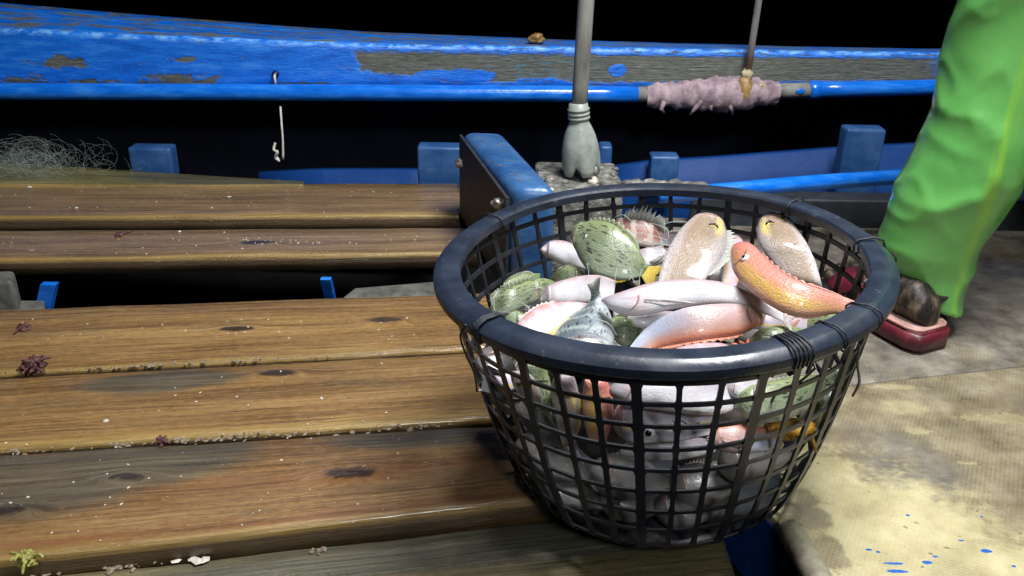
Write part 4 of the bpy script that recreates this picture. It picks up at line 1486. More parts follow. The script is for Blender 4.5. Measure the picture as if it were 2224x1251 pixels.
fish('plump white belly fish against the front rim', 'white', None, 0, outline=[(1423, 801, 1426, 815), (1450, 768, 1452, 830), (1490, 751, 1490, 837), (1538, 744, 1538, 837), (1582, 750, 1582, 832), (1611, 779, 1611, 820)], zz=(0.208, 0.214, 0.204), thick=0.8, fins='', eye=None, mouth=False)
fish('olive mottled rabbitfish lying against the front right rim', 'rabbit', None, 0, outline=[(1618, 753, 1618, 767), (1642, 722, 1642, 784), (1682, 709, 1682, 791), (1726, 710, 1726, 786), (1764, 726, 1764, 774), (1797, 750, 1797, 762)], zz=(0.212, 0.22, 0.208), thick=0.6, fins='', eye=None, mouth=False)
fish('pale lined fish with yellow stripe at the front left', 'stripe', None, 0, outline=[(1099, 755, 1121, 777), (1112, 719, 1162, 774), (1138, 687, 1198, 758), (1171, 665, 1229, 731), (1210, 657, 1253, 702), (1245, 655, 1271, 681), (1277, 659, 1280, 667)], zz=(0.204, 0.222, 0.232), thick=0.38, fins='d', dor_h=0.16, eye=None, mouth=False)
fish('slate blue spotted fish with its tail standing up at the front left', 'slate', None, 0, outline=[(1241, 806, 1294, 806), (1210, 784, 1318, 789), (1198, 755, 1332, 758), (1203, 731, 1335, 726), (1221, 707, 1331, 698), (1246, 687, 1322, 672), (1272, 667, 1310, 653), (1283, 648, 1304, 639), (1283, 636, 1302, 628)], zz=(0.196, 0.222, 0.252), thick=0.5, fins='dt', dor_h=0.12, fin=FN['slate'], fin_p=FN['red'], tail_w=0.34, tail_len=0.36, fork=0.2, eye=None, mouth=False)
fish('short white fish with red gill, left of the upright slate tail', 'white', None, 0, outline=[(1173, 647, 1174, 657), (1187, 624, 1188, 663), (1222, 609, 1222, 665), (1260, 599, 1260, 661), (1299, 597, 1296, 658), (1337, 609, 1332, 652)], zz=(0.232, 0.24, 0.23), thick=0.75, fins='', eye=None, mouth=True)
fish('long green striped rabbitfish along the left side of the heap', 'rabbit', None, 0, outline=[(1203, 611, 1199, 630), (1176, 604, 1175, 653), (1140, 612, 1140, 666), (1107, 625, 1109, 680), (1083, 644, 1084, 690), (1066, 665, 1069, 697), (1058, 678, 1062, 695)], zz=(0.214, 0.22, 0.196), thick=0.55, fins='dt', dor_h=0.6, fin_out=0.25, tail_len=0.9, tail_w=1.1, eye=None, mouth=True)
fish('grey green fish half hidden behind the left rabbitfish', 'rabbit', None, 0, outline=[(1270, 591, 1270, 609), (1243, 579, 1243, 619), (1217, 585, 1217, 626), (1193, 605, 1193, 622)], zz=(0.222, 0.222, 0.2), thick=0.5, fins='d', dor_h=0.3, eye=None, mouth=False)
fish('mottled green fish deep between slate fish and pink bream', 'rabbit', None, 0, outline=[(1318, 700, 1315, 724), (1337, 689, 1335, 741), (1361, 689, 1356, 753), (1387, 696, 1378, 753), (1414, 710, 1402, 738)], zz=(0.214, 0.216, 0.2), thick=0.5, fins='d', eye=None, mouth=False)
fish('green fish low at the left beside the inner wall', 'rabbit', None, 0, outline=[(1155, 689, 1152, 714), (1126, 676, 1126, 726), (1097, 674, 1099, 724), (1073, 683, 1078, 711), (1060, 693, 1064, 705)], zz=(0.2, 0.198, 0.182), thick=0.5, fins='dt', dor_h=0.4, eye=None, mouth=False)
fish('grey striped fish at the right under the orange tail', 'slate', None, 0, outline=[(1836, 628, 1836, 645), (1821, 604, 1821, 647), (1802, 594, 1802, 645), (1783, 598, 1782, 638), (1766, 609, 1766, 628)], zz=(0.222, 0.212, 0.2), thick=0.5, fins='d', eye=None, mouth=False)
fish('drab olive fish head with pale mouth, low at the right rim', 'rabbit', None, 0, outline=[(1848, 705, 1848, 719), (1836, 691, 1836, 738), (1812, 682, 1812, 748), (1783, 681, 1783, 748), (1750, 688, 1750, 738), (1721, 700, 1721, 729)], zz=(0.222, 0.218, 0.205), thick=0.6, fins='p', eye=None, mouth=True)
fish('pinkish fish under the arching white fish, tail to the right', 'stripe', None, 0, outline=[(1606, 676, 1606, 705), (1634, 676, 1634, 714), (1673, 683, 1668, 717), (1702, 691, 1697, 712), (1721, 700, 1717, 711)], zz=(0.226, 0.228, 0.222), thick=0.5, fins='t', fin=FN['orange'], fork=0.5, eye=None, mouth=False)
fish('silvery fish tucked behind the spotted rabbitfish at the back', 'stripe', None, 0, outline=[(1270, 479, 1270, 489), (1299, 465, 1299, 499), (1337, 463, 1337, 513), (1380, 484, 1375, 527), (1414, 513, 1409, 532)], zz=(0.21, 0.215, 0.205), thick=0.5, fins='d', eye=None, mouth=False)
fish('pale fish lying between the two tan fish', 'stripe', None, 0, outline=[(1598, 513, 1591, 515), (1613, 523, 1582, 527), (1618, 546, 1574, 551), (1615, 575, 1567, 580), (1606, 604, 1567, 609), (1596, 628, 1577, 630)], zz=(0.236, 0.238, 0.23), thick=0.5, fins='dtp', eye=None, mouth=False)
fish('pale fish at the back right beside the inner wall', 'tan', None, 0, outline=[(1721, 561, 1721, 580), (1750, 556, 1745, 609), (1788, 561, 1783, 628), (1821, 580, 1817, 638), (1845, 604, 1841, 633)], zz=(0.208, 0.206, 0.19), thick=0.5, fins='d', eye=None, mouth=False)
fish('shadowed white fish beneath the arching white one', 'white', None, 0, outline=[(1332, 676, 1332, 690), (1366, 676, 1366, 707), (1414, 676, 1414, 714), (1462, 676, 1457, 705), (1500, 681, 1495, 700)], zz=(0.225, 0.225, 0.22), thick=0.5, fins='', eye=None, mouth=False)

# ------------------------------------------------------------------ fish seen through the front of the mesh
fish('silver blue fish face with dark eye pressed against the front mesh', 'stripe', None, 0, outline=[(1338, 901, 1341, 937), (1355, 870, 1356, 955), (1390, 851, 1390, 963), (1438, 843, 1438, 960), (1490, 845, 1490, 955), (1553, 856, 1553, 942)], zz=(0.158, 0.172, 0.182), thick=0.5, fins='p', fin=FN['stripe'], eye_px=(1407, 937), eye_r=0.16, ring=M_eyew, mouth=True)
fish('bright white fish just under the front rim, seen through the mesh', 'white', None, 0, outline=[(1325, 842, 1325, 858), (1356, 822, 1356, 881), (1433, 813, 1433, 889), (1510, 813, 1510, 901), (1577, 820, 1577, 897), (1618, 842, 1618, 877)], zz=(0.2, 0.206, 0.196), thick=0.7, fins='', eye=None, mouth=False)
fish('pale rounded fish low behind the front mesh, its belly in shade', 'white', None, 0, outline=[(1347, 969, 1347, 988), (1390, 952, 1390, 997), (1452, 947, 1452, 1000), (1510, 949, 1510, 993), (1553, 957, 1553, 981)], zz=(0.12, 0.134, 0.124), thick=0.8, fins='', eye=None, mouth=False)
fish('pink and white fish head behind the right front mesh', 'bream', None, 0, outline=[(1538, 945, 1538, 961), (1562, 925, 1562, 978), (1606, 921, 1606, 985), (1654, 928, 1654, 981), (1692, 945, 1692, 969)], zz=(0.165, 0.168, 0.15), thick=0.6, fins='p', eye=None, mouth=True)
fish('tan yellow fish standing on end behind the front left mesh', 'tan', None, 0, outline=[(1246, 815, 1203, 818), (1256, 849, 1195, 849), (1258, 892, 1203, 892), (1253, 935, 1212, 935), (1246, 969, 1222, 969)], zz=(0.205, 0.165, 0.12), thick=0.6, fins='d', fin=FN['yellow'], dor_h=0.3, eye=None, mouth=False)
fish('orange pink fish beside the tan one behind the mesh', 'orange', None, 0, outline=[(1318, 825, 1270, 825), (1330, 858, 1265, 858), (1332, 897, 1265, 897), (1325, 935, 1272, 935), (1313, 964, 1284, 964)], zz=(0.205, 0.17, 0.13), thick=0.6, fins='', eye=None, mouth=False)
fish('green flecked fish behind the right mesh under the wound cord', 'rabbit', None, 0, outline=[(1596, 858, 1596, 887), (1630, 837, 1630, 916), (1692, 825, 1692, 916), (1750, 815, 1750, 892), (1793, 815, 1793, 858)], zz=(0.196, 0.196, 0.186), thick=0.55, fins='d', dor_h=0.2, eye=None, mouth=False)
fish('olive brown fish far right behind the mesh', 'rabbit', None, 0, outline=[(1841, 801, 1797, 801), (1836, 834, 1769, 834), (1817, 877, 1750, 877), (1788, 921, 1730, 921), (1754, 959, 1721, 959)], zz=(0.2, 0.165, 0.12), thick=0.5, fins='d', dor_h=0.25, eye=None, mouth=False)
fish('grey fish low at the left behind the mesh, darkened for shade', 'grey', None, 0, outline=[(1135, 830, 1102, 830), (1164, 858, 1097, 863), (1193, 901, 1121, 906), (1217, 940, 1159, 945), (1231, 969, 1193, 969)], zz=(0.185, 0.15, 0.11), thick=0.6, fins='d', eye=None, mouth=False)
fish('small pale fish nose poking at the far left mesh', 'stripe', None, 0, outline=[(1042, 842, 1040, 849), (1059, 822, 1052, 863), (1092, 808, 1088, 858), (1126, 806, 1126, 844), (1159, 810, 1159, 830)], zz=(0.18, 0.186, 0.19), thick=0.7, fins='', eye=None, mouth=True)
fish('dull green fish upright behind the left mesh', 'rabbit', None, 0, outline=[(1183, 791, 1140, 791), (1195, 825, 1138, 825), (1198, 868, 1145, 868), (1193, 906, 1155, 906), (1188, 940, 1164, 940)], zz=(0.205, 0.17, 0.13), thick=0.55, fins='', eye=None, mouth=False)
fish('pale fish tail end at the front left rim beside the slate fish', 'white', None, 0, outline=[(1332, 801, 1332, 815), (1347, 774, 1344, 820), (1390, 777, 1385, 830), (1433, 786, 1428, 830)], zz=(0.196, 0.2, 0.196), thick=.6, fins='', eye=None, mouth=False)
fish('silvery fish wedged at the far right against the inner wall', 'white', None, 0, outline=[(1745, 594, 1745, 609), (1769, 580, 1766, 628), (1807, 585, 1802, 647), (1836, 614, 1831, 652)], zz=(0.215, 0.215, 0.2), thick=.6, fins='dtp', dor_h=.3, eye=None, mouth=False)
fish('pale belly in the gap below the orange tail', 'stripe', None, 0, outline=[(1682, 681, 1678, 700), (1711, 681, 1706, 724), (1750, 688, 1745, 734), (1788, 700, 1783, 729)], zz=(0.215, 0.215, 0.205), thick=.6, fins='dtp', dor_h=.25, eye=None, mouth=False)
fish('white fish flank behind the banded fish at the back', 'white', None, 0, outline=[(1433, 494, 1433, 508), (1462, 491, 1457, 527), (1500, 508, 1490, 542), (1529, 527, 1519, 551)], zz=(0.215, 0.22, 0.21), thick=.6, fins='dtp', eye=None, mouth=False)
fish('green fish back at the far left of the heap', 'rabbit', None, 0, outline=[(1078, 638, 1076, 652), (1102, 609, 1097, 657), (1140, 594, 1135, 647), (1174, 594, 1169, 628)], zz=(0.198, 0.205, 0.2), thick=.5, fins='d', dor_h=.35, eye=None, mouth=False)
fish('pale yellow bellied fish leaning on the upper front left mesh', 'tan', None, 0, outline=[(1135, 803, 1107, 810), (1159, 820, 1116, 842), (1174, 854, 1135, 873), (1179, 887, 1150, 897)], zz=(0.215, 0.195, 0.165), thick=.5, fins='', eye=None, mouth=False)
fish('white flank under the rim right of the bright white fish', 'white', None, 0, outline=[(1577, 830, 1577, 849), (1606, 815, 1606, 868), (1654, 815, 1654, 854), (1692, 825, 1692, 839)], zz=(0.205, 0.208, 0.2), thick=.6, fins='', eye=None, mouth=False)
low = 'fish in the lower layers, skin darkened for shade, glimpsed only through the black mesh'
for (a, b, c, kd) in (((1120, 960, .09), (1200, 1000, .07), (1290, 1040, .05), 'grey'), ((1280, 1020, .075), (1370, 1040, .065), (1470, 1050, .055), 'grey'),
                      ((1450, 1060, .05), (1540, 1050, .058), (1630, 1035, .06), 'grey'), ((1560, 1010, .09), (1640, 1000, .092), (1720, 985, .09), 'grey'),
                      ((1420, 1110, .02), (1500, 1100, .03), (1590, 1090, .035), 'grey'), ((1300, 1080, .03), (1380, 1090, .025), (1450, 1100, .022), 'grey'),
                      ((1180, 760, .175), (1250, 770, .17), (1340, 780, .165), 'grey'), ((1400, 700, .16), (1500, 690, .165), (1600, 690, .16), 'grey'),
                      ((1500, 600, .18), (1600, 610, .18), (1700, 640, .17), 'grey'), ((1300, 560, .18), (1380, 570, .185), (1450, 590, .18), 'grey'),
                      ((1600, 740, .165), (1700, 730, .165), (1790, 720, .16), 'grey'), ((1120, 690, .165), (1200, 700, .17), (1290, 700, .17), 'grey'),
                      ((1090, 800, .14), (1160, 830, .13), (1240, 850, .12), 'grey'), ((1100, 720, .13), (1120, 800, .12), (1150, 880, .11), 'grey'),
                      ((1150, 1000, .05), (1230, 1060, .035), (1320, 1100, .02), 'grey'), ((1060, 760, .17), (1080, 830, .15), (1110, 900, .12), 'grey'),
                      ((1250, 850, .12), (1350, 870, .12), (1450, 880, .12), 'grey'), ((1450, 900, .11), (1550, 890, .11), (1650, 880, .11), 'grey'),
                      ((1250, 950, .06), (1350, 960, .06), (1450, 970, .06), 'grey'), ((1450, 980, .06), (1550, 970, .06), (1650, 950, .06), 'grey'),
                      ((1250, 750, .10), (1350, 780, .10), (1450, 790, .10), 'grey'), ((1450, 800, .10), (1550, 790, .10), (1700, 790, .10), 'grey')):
    fish(low, kd, [a, b, c], 50, thick=.75, dorsal=1, shape='long', fins='d', eye=None, mouth=False, group='fish in the lower layers, skin darkened for shade', lean=-.3)

cu = bpy.data.objects
for j, (x0, y0, x1, y1) in enumerate(((1606, 742, 1618, 792), (1626, 738, 1646, 784), (1588, 748, 1580, 766))):
    A, B = at(x0, y0, .240), at(x1, y1, .226)
    fb = [o for o in FISH if 'pink bream' in o['label']][0]
    tube('loose_spine', smooth_path([A, A.lerp(B, .4) + Vector((.006 * (1 if j != 1 else -1), -.004, .006)), A.lerp(B, .8) + Vector((.004, -.003, .003)), B, B + Vector((-.006, 0, .004))], 12), [.0014] * 8 + [.0011] * 3 + [.0006], FN['red'], fb, 6)

random.seed(5)
V, F, U = [], [], []
for (x0, x1, y0, y1, z0, nst) in ((1250, 1400, 500, 600, .262, 9), (1060, 1230, 610, 690, .222, 8), (1300, 1480, 470, 540, .24, 12), (1090, 1330, 690, 750, .225, 4), (1560, 1760, 700, 760, .235, 3)):
    for j in range(nst):
        A = at(random.uniform(x0, x1), random.uniform(y0, y1), z0 + random.uniform(0, .012))
        an = random.uniform(-.4, 1.9)
        ln = random.uniform(.02, .05)
        dv = Vector((math.cos(an), -math.sin(an), 0)) * ln
        P = smooth_path([A, A + dv * .35 + Vector((random.gauss(0, .002), 0, random.uniform(.002, .007))), A + dv * .7 + Vector((random.gauss(0, .0025), 0, random.uniform(-.002, .004))), A + dv + Vector((0, 0, random.uniform(-.016, -.002)))], 9)
        v, f, u = tube_data(P, .00036, 3, False, len(V))
        V += v
        F += f
        U += u
tag(mesh('nylon_strands', V, F, M_net, None, U), kind='stuff')

# orange crab scrap behind the right mesh
crab = empty('crab', at(1715, 935, .155), 'orange yellow crab scrap caught behind the right side of the mesh', 'crab')
M_crab = mat_plain('crab_shell', [(.3, (.10, .035, .008)), (.5, (.46, .22, .02)), (.75, (.70, .50, .06))], 110, .35, .6)
lump('shell', at(1715, 930, .158), .017, M_crab, crab, (1.3, .8, .7), .35)
for j in range(8):
    c0 = at(1715 + (j - 4) * 5, 935, .156)
    sx = -1 if j < 4 else 1
    tube('leg', smooth_path([c0, c0 + Vector((sx * .014, -.004, .012 - .006 * (j % 4))), c0 + Vector((sx * .022, -.006, -.004 - .006 * (j % 4)))], 8), [.003] * 4 + [.002] * 3 + [.001], M_crab, crab, 6)

# white tag tucked in the left of the mesh
kt = NT('white_tag_print')
uv = kt.n('UVMap').outputs[0]
ink = kt.math('MAXIMUM', kt.step(kt.blob(uv, .62, .52, .13, .10), .25, .4), kt.math('MULTIPLY', kt.step(kt.blob(uv, .48, .36, .06, .22), .3, .5), 1.0))
M_tag = kt.done(kt.mix(ink, (.70, .70, .74), (.02, .02, .025)), rough=.35)
tg = [at(1072, 782, .205), at(1110, 800, .200), at(1092, 846, .165), at(1056, 838, .168)]
V = [p + Vector((-.006, -.010, 0)) for p in tg]
V += [p + Vector((.001, .0015, 0)) for p in V]
o = mesh('plastic_tag', V, [(0, 1, 2, 3), (7, 6, 5, 4), (0, 4, 5, 1), (1, 5, 6, 2), (2, 6, 7, 3), (3, 7, 4, 0)], M_tag, None, [(0, 1), (1, 1), (1, 0), (0, 0)] * 2, smooth=False)
tag(o, 'white plastic tag scrap with black marks tucked in the left of the basket', 'tag')

# ------------------------------------------------------------------ person
YF = .40
foot0 = at(1985, 735, .004)
person = empty('person', foot0, 'person in bright green wader trousers and a red slipper standing on the deck at right', 'person')
kw = NT('green_rubber')
o_ = kw.coord()
big = kw.noise(kw.mapping(o_, sc=(2.0, 2.0, 1)), 5, 4)
c = kw.ramp(big, [(.3, (.10, .36, .085)), (.55, (.15, .45, .11)), (.8, (.22, .52, .12))])
stn = kw.math('MULTIPLY', kw.step(kw.noise(kw.mapping(o_, sc=(30, 8, 1.2)), 1.0, 3, .5), .54, .70), .6)
c = kw.mix(stn, c, (.26, .56, .05))
kw.bump(kw.math('ADD', kw.math('MULTIPLY', kw.noise(o_, 40, 3), .15), kw.math('MULTIPLY', kw.noise(o_, 9, 2), 1.0)), .22, .012)
M_wad = kw.done(c, rough=kw.step(kw.noise(o_, 9, 4), .4, .62, .36, .16), spec=.5, coat=.35)

leg_px = [(-60, 2090, 2345), (0, 2075, 2322), (60, 2058, 2300), (120, 2040, 2280), (180, 2026, 2262), (240, 2010, 2246), (300, 1986, 2232), (350, 1966, 2220), (400, 1951, 2204), (450, 1936, 2176), (500, 1922, 2142), (540, 1914, 2124), (580, 1922, 2112), (612, 1936, 2102), (650, 1956, 2092)]


def loft(bm, rings, seg=36, hemfun=None, folds=0.0, seed=0):
    vs = []
    for i, (c, rx, ry, tilt) in enumerate(rings):
        row = []
        for kx in range(seg):
            a = 2 * math.pi * kx / seg
            q_ = Vector((math.cos(a) * rx, math.sin(a) * ry, 0)) + Vector((0, 0, c.z))
            w_ = Vector((q_.x * 6 + q_.z * 4 + seed, q_.y * 6, q_.z * 4.0 - q_.x * 5))
            rg = 1 - abs(noise.noise(w_)) * 2.6
            rg2 = 1 - abs(noise.noise(w_ * 2.1 + Vector((9, 2, 4)))) * 2.8
            hem = .05 * max(0, 1 - i / 2.5) if i < 3 and folds > .1 else 0
            f = 1 + hem + folds * (1.3 * noise.noise(w_ * .7 + Vector((3, 3, 3))) + .55 * max(0, rg) ** 2 + .22 * max(0, rg2) ** 2 - .15)
            row.append(bm.verts.new(c + Vector((math.cos(a) * rx * f, math.sin(a) * ry * f, math.cos(a) * rx * tilt))))
        vs.append(row)
    for i in range(len(vs) - 1):
        for kx in range(seg):
            bm.faces.new((vs[i][kx], vs[i][(kx + 1) % seg], vs[i + 1][(kx + 1) % seg], vs[i + 1][kx]))
    bm.faces.new(vs[0][::-1])
    bm.faces.new(vs[-1])


bm = bmesh.new()
rings = []
LP = np.array(leg_px[::-1], float)
for py in np.linspace(LP[0, 0], LP[-1, 0], 90):
    l, r = np.interp(-py, -LP[:, 0], LP[:, 1]), np.interp(-py, -LP[:, 0], LP[:, 2])
    A, B = atY(l, py, YF), atY(r, py, YF)
    rx = (B.x - A.x) / 2
    c_ = (A + B) / 2
    tl = -.25 * max(0, (py - 430) / 180)
    rings.append((c_, rx, max(.06, rx * .86), tl))
top = rings[-1][0]
hip = Vector((top.x + .07, YF + .02, .92))
for t in (.15, .3, .45, .6, .75, .9, 1.0):
    rings.append((top.lerp(hip, t), .098 + .012 * t, .098 + .012 * t, 0))
loft(bm, rings, 90, folds=.155)
hip2 = hip + Vector((.19, 0, 0))
foot2 = Vector((hip2.x + .16, YF + .05, .05))
loft(bm, [(foot2.lerp(hip2, t), .085 + .03 * t, .085 + .03 * t, 0) for t in np.linspace(0, 1, 18)], 40, folds=.05, seed=4)
mid_ = (hip + hip2) / 2
loft(bm, [(mid_ + Vector((0, 0, z)), rx, .125, 0) for z, rx in ((-.07, .12), (-.03, .185), (.03, .205), (.12, .195), (.20, .185))], 40, folds=.03)
for v in bm.verts:
    v.co -= foot0
me = bpy.data.meshes.new('waders')
bm.to_mesh(me)
bm.free()
wad = link('waders', me, M_wad, person)
md = wad.modifiers.new('r', 'REMESH')
md.mode = 'VOXEL'
md.voxel_size = .0045
md.use_smooth_shade = True
md = wad.modifiers.new('s', 'SMOOTH')
md.iterations = 2

# bare muddy foot and shin inside the trouser, one skin
heel, toe = at(2022, 716, .036), at(1812, 606, .036)
fd_ = Vector((toe.x - heel.x, toe.y - heel.y, 0))
fl_n = fd_.normalized()
fs_ = Vector((-fl_n.y, fl_n.x, 0))
FL = fd_.length
bm = bmesh.new()


def ring3(c, ax_u, ax_v, ru, rv, seg=20):
    return [bm.verts.new(c + ax_u * math.cos(2 * math.pi * q / seg) * ru + ax_v * math.sin(2 * math.pi * q / seg) * rv) for q in range(seg)]


def skin_loft(rows):
    for i in range(len(rows) - 1):
        n_ = len(rows[i])
        for q in range(n_):
            bm.faces.new((rows[i][q], rows[i][(q + 1) % n_], rows[i + 1][(q + 1) % n_], rows[i + 1][q]))
    bm.faces.new(rows[0][::-1])
    bm.faces.new(rows[-1])


Zv = Vector((0, 0, 1))
skin_loft([ring3(heel + fl_n * FL * t + Zv * zc, fs_, Zv, w, h) for t, zc, w, h in ((0, .018, .014, .014), (.05, .026, .025, .025), (.15, .034, .029, .034), (.3, .036, .030, .036), (.5, .034, .036, .030), (.7, .024, .043, .020), (.82, .020, .045, .016), (.88, .018, .040, .012))])
ank = heel + fl_n * FL * .18
shin_top = (rings[6][0])
skin_loft([ring3(ank.lerp(shin_top, t) + Zv * (.03 * (1 - t)), Vector((1, 0, 0)), Vector((0, 1, 0)), w, w) for t, w in ((0, .034), (.15, .034), (.4, .040), (.7, .050), (1, .054))])
for j, (off, ln, w) in enumerate(((-.036, .26, .013), (-.014, .27, .0095), (.003, .25, .0088), (.019, .225, .0083), (.034, .19, .0085))):
    b = heel + fl_n * FL * .80 + fs_ * off + Zv * .016
    skin_loft([ring3(b + fl_n * FL * ln * t + Zv * (.006 * math.sin(t * 3)), fs_, Zv, w * q, w * q, 12) for t, q in ((0, 1), (.3, .95), (.6, 1.05), (.85, .95), (1, .5))])
bmesh.ops.recalc_face_normals(bm, faces=bm.faces)
for v in bm.verts:
    v.co -= foot0
me = bpy.data.meshes.new('body')
bm.to_mesh(me)
bm.free()
M_skin = mat_plain('mud_shade_skin', [(.36, (.006, .006, .006)), (.50, (.020, .016, .012)), (.60, (.085, .064, .042)), (.74, (.20, .15, .10))], 46, .45, .5, .4, 0, (1.2, 1.2, .25))  # mud, darkened further to read as a foot in shade
body = link('body', me, M_skin, person)
md = body.modifiers.new('r', 'REMESH')
md.mode = 'VOXEL'
md.voxel_size = .0035
md.use_smooth_shade = True
md = body.modifiers.new('s', 'SMOOTH')
md.iterations = 2

# red slipper: sole and strap
M_red = mat_plain('red_foam', [(.3, (.05, .004, .010)), (.55, (.105, .008, .018)), (.8, (.20, .03, .045))], 40, .45, .3, .5, 0, (1, 1, 1), .2)
M_pink = mat_plain('pale_pink_insole', [(.3, (.34, .17, .14)), (.6, (.52, .31, .27)), (.85, (.60, .44, .38))], 36, .5, .3)
slip = empty('x', foot0, 'x', 'x')
bpy.data.objects.remove(slip)
OUT = [(-.06, .026), (-.03, .036), (.05, .042), (.2, .043), (.4, .042), (.6, .047), (.8, .052), (.95, .046), (1.06, .032), (1.10, .012)]
prof = [heel + fl_n * FL * t + fs_ * w for t, w in OUT] + [heel + fl_n * FL * t - fs_ * w for t, w in OUT[::-1]]


def sole(name, z0, z1, mat, grow):
    c = sum(prof, Vector()) / len(prof)
    bm = bmesh.new()
    lo_ = [bm.verts.new((c.x + (p.x - c.x) * grow, c.y + (p.y - c.y) * grow, z0)) for p in prof]
    hi = [bm.verts.new((c.x + (p.x - c.x) * grow, c.y + (p.y - c.y) * grow, z1)) for p in prof]
    n_ = len(prof)
    bm.faces.new(lo_[::-1])
    bm.faces.new(hi)
    for i in range(n_):
        bm.faces.new((lo_[i], lo_[(i + 1) % n_], hi[(i + 1) % n_], hi[i]))
    bmesh.ops.recalc_face_normals(bm, faces=bm.faces)
    bmesh.ops.bevel(bm, geom=[e for e in bm.edges if abs((e.verts[0].co - e.verts[1].co).z) < 1e-6], offset=.004, segments=3, affect='EDGES')
    for v in bm.verts:
        v.co -= foot0
    me = bpy.data.meshes.new(name)
    bm.to_mesh(me)
    bm.free()
    return link(name, me, mat, person)


sp_ = sole('slipper', .005, .038, M_red, 1.0)
ins = sole('insole', .0383, .042, M_pink, .94)
ins.parent = sp_
V, F = [], []
nA, nB = 15, 6
for j in range(nB + 1):
    t = .52 + .33 * j / nB
    w = .052
    for i in range(nA):
        a = math.pi * i / (nA - 1)
        hgt_ = .052 - .020 * j / nB
        V.append(heel + fl_n * FL * t + fs_ * w * math.cos(a) + Zv * (.0 + hgt_ * math.sin(a) ** .8 + .004))
for j in range(nB):
    for i in range(nA - 1):
        q = j * nA + i
        F.append((q, q + 1, q + nA + 1, q + nA))
st = mesh('strap', V, F, M_red, person)
st.parent = sp_
st.modifiers.new('s', 'SOLIDIFY').thickness = .006

# ------------------------------------------------------------------ net, string, scraps
net = empty('net_tangle', at(90, 350, .02), 'tangle of clear nylon net fluffed over the far left corner of the boards', 'net')
V, F, U = [], [], []
random.seed(11)
for j in range(340):
    cx_ = random.gauss(70, 70)
    c0 = at(cx_, 372 + random.uniform(-14, 22), ZP + .004)
    c0.z = max(c0.z, -.004) + random.random() ** 2 * .03
    r_ = random.uniform(.010, .048)
    ph, sw = random.random() * 6.3, random.uniform(1.8, 5.0)
    nx = Vector((random.uniform(-1, 1), random.uniform(-.6, .6), 0)).normalized()
    nz = Vector((random.uniform(-.5, .5), random.uniform(-.6, .2), 1)).normalized()
    P = []
    for i in range(14):
        a = ph + sw * i / 13
        P.append(c0 + nx * (r_ * math.cos(a) + .012 * (i / 13 - .5)) + nz * max(-.004 - c0.z, r_ * .8 * math.sin(a) + r_ * .7))
    v, f, u = tube_data(P, .00014, 3, False, len(V))
    V += v
    F += f
    U += u
tag(mesh('net_strands', V, F, M_net, net, U), kind='stuff')

stg = empty('white_string', atY(610, 300, 1.30), 'short white string with a knot hanging under the gunwale in the dark', 'string')
tube('cord', smooth_path([atY(609, 232, 1.275), atY(611, 262, 1.25), atY(614, 300, 1.24), atY(615, 346, 1.235)], 12), .0026, M_white, stg, 8, jitter=.3)
tube('knot', smooth_path([atY(598, 310, 1.24), atY(594, 325, 1.235), atY(603, 330, 1.23), atY(597, 342, 1.235), atY(607, 350, 1.235), atY(600, 338, 1.24)], 20), .0032, M_white, stg, 8, jitter=.5)

tag(lump('shell_lump', atY(1166, 80, gun_y(1166) + .05) + Vector((0, 0, -.004)), .0175, M_tape, None, (1.15, 1, .75), .35), 'small tan shell lump stuck on top of the gunwale, left of the post', 'shell')


def clump(name, label, px, py, size, mat, n=22, flat=.7, cat='seaweed', z=ZP, seed=1, n2=2):
    random.seed(seed)
    e = empty(name, at(px, py, z), label, cat)
    c = at(px, py, z)
    s = size / pxm(c)
    lump('tuft', c + Vector((0, 0, s * .35 * flat)), s * .75, mat, e, (1, .9, flat), .8, sub=4)
    V, F, U = [], [], []
    for j in range(n):
        d = Vector((random.gauss(0, .5), random.gauss(0, .5), random.random() * flat * .9)) * s
        p0 = c + d * .5 + Vector((0, 0, s * .2))
        P = smooth_path([p0, c + d, c + d * 1.08 + Vector((random.gauss(0, .3) * s, random.gauss(0, .3) * s, -.15 * s))], 5)
        for q in P:
            q.z = max(q.z, z + .0008)
        v, f, u = tube_data(P, [s * .10, s * .13, s * .15, s * .14, s * .08], 5, True, len(V))
        V += v
        F += f
        U += u
    o = mesh('fronds', V, F, mat, e, U)
    return tag(o, kind='stuff') and e


clump('seaweed_tuft', 'dark red seaweed tuft standing beside the joint at the far left edge', 73, 800, 24, M_weed, 40, .95, seed=3)
clump('seaweed_tuft', 'flat dark seaweed scrap on the board in front of the gap, far left', 54, 713, 17, M_weed, 26, .35, seed=4)
clump('seaweed_tuft', 'tiny reddish seaweed bit in the joint below the olive board', 353, 962, 13, M_weed, 18, 1.0, seed=5)
clump('seaweed_tuft', 'small dark seaweed scrap on the second board from the back', 263, 510, 12, M_weed, 18, .4, seed=6)
clump('yellow_weed', 'yellow green curled weed at the bottom left corner', 58, 1222, 26, M_yweed, 36, .9, seed=7)
# dry weed in the joints and crumbs on the boards: nobody could count these
random.seed(21)


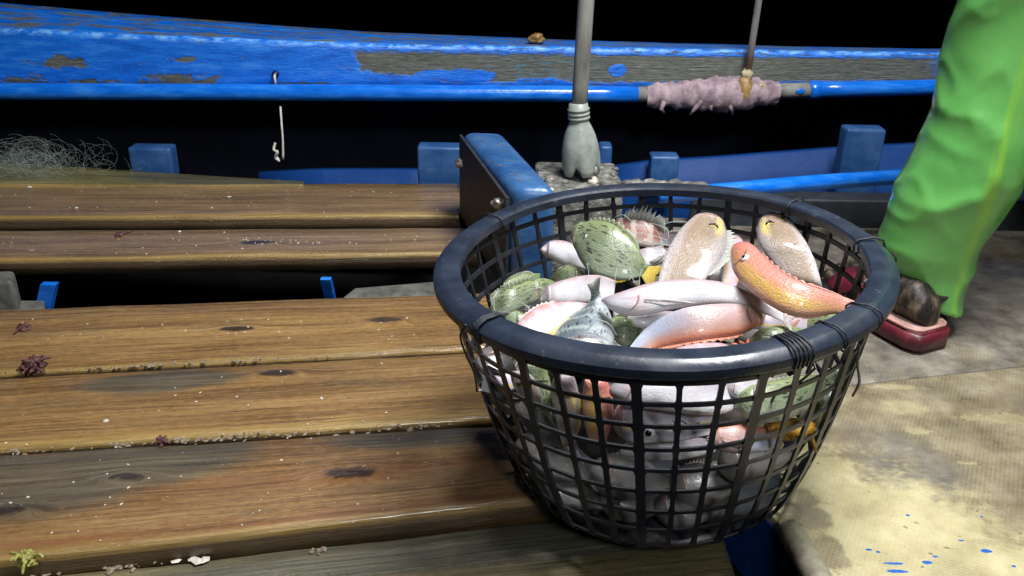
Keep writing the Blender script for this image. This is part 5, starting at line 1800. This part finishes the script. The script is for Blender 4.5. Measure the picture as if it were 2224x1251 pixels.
def scatter(name, spots, mat, smin, smax, z=ZP, flat=.6):
    V, F = [], []
    for (px, py) in spots:
        c = at(px, py, z)
        s = random.uniform(smin, smax)
        b = len(V)
        h = [Vector((1, 0, 0)), Vector((.3, .9, .1)), Vector((-.8, .6, 0)), Vector((-.9, -.5, .1)), Vector((.2, -1, 0)), Vector((0, .1, 1.1)), Vector((.1, 0, -.3))]
        an = random.random() * 6.3
        mr = Matrix.Rotation(an, 3, 'Z')
        st_ = random.uniform(.6, 1.8)
        for q in h:
            w = mr @ Vector((q.x * st_, q.y, q.z * flat))
            V.append(c + w * s * random.uniform(.7, 1.3) + Vector((0, 0, s * .15)))
        for i in range(5):
            F += [(b + i, b + (i + 1) % 5, b + 5), (b + (i + 1) % 5, b + i, b + 6)]
    return tag(mesh(name, V, F, mat, smooth=False), kind='stuff')


sp = []
for j in range(42):
    sp.append((random.uniform(0, 980), random.uniform(405, 462)))
for j in range(60):
    sp.append((random.uniform(0, 1000), random.uniform(508, 552)))
for j in range(45):
    sp.append((random.uniform(520, 700), random.gauss(526, 8)))
for j in range(34):
    x = random.uniform(0, 1000)
    sp.append((x, random.uniform(690, 740)))
for j in range(80):
    x = random.uniform(0, 1050)
    sp.append((x, random.uniform(840, 1190) - x * .07))
scatter('shell_crumbs', sp, M_white, .0006, .0020)
scatter('shell_crumbs', [(355, 394), (64, 407), (390, 504), (487, 505), (460, 452), (166, 452), (230, 914), (498, 428)], M_white, .003, .0048)
sp = []
for j in range(170):
    t = random.random()
    x = t * 1000
    if random.random() < .5 or 380 < x < 640:
        sp.append((x, 981 - x * .060 + random.gauss(0, 3.5)))
for j in range(70):
    x = random.uniform(180, 640) if j % 3 else random.uniform(0, 1000)
    sp.append((x, 812 - x * .055 + random.gauss(0, 2)))
scatter('dry_weed', sp, M_dryweed, .0012, .0036, ZP - .002, .5)
sp = [(random.gauss(265, 24), random.gauss(1226, 7)) for j in range(34)] + [(random.uniform(0, 130), random.uniform(1235, 1251)) for j in range(30)] + [(random.gauss(340, 8), random.gauss(1216, 5)) for j in range(8)] + [(random.gauss(695, 12), random.gauss(1194, 3)) for j in range(10)]
scatter('dry_weed', sp, M_dryweed, .0012, .0042, ZP - .029, .5)
scatter('white_flakes', [(385, 1219), (415, 1217), (445, 1216), (430, 1218), (712, 940), (1075, 395)], M_white, .003, .006, ZP - .028, .3)
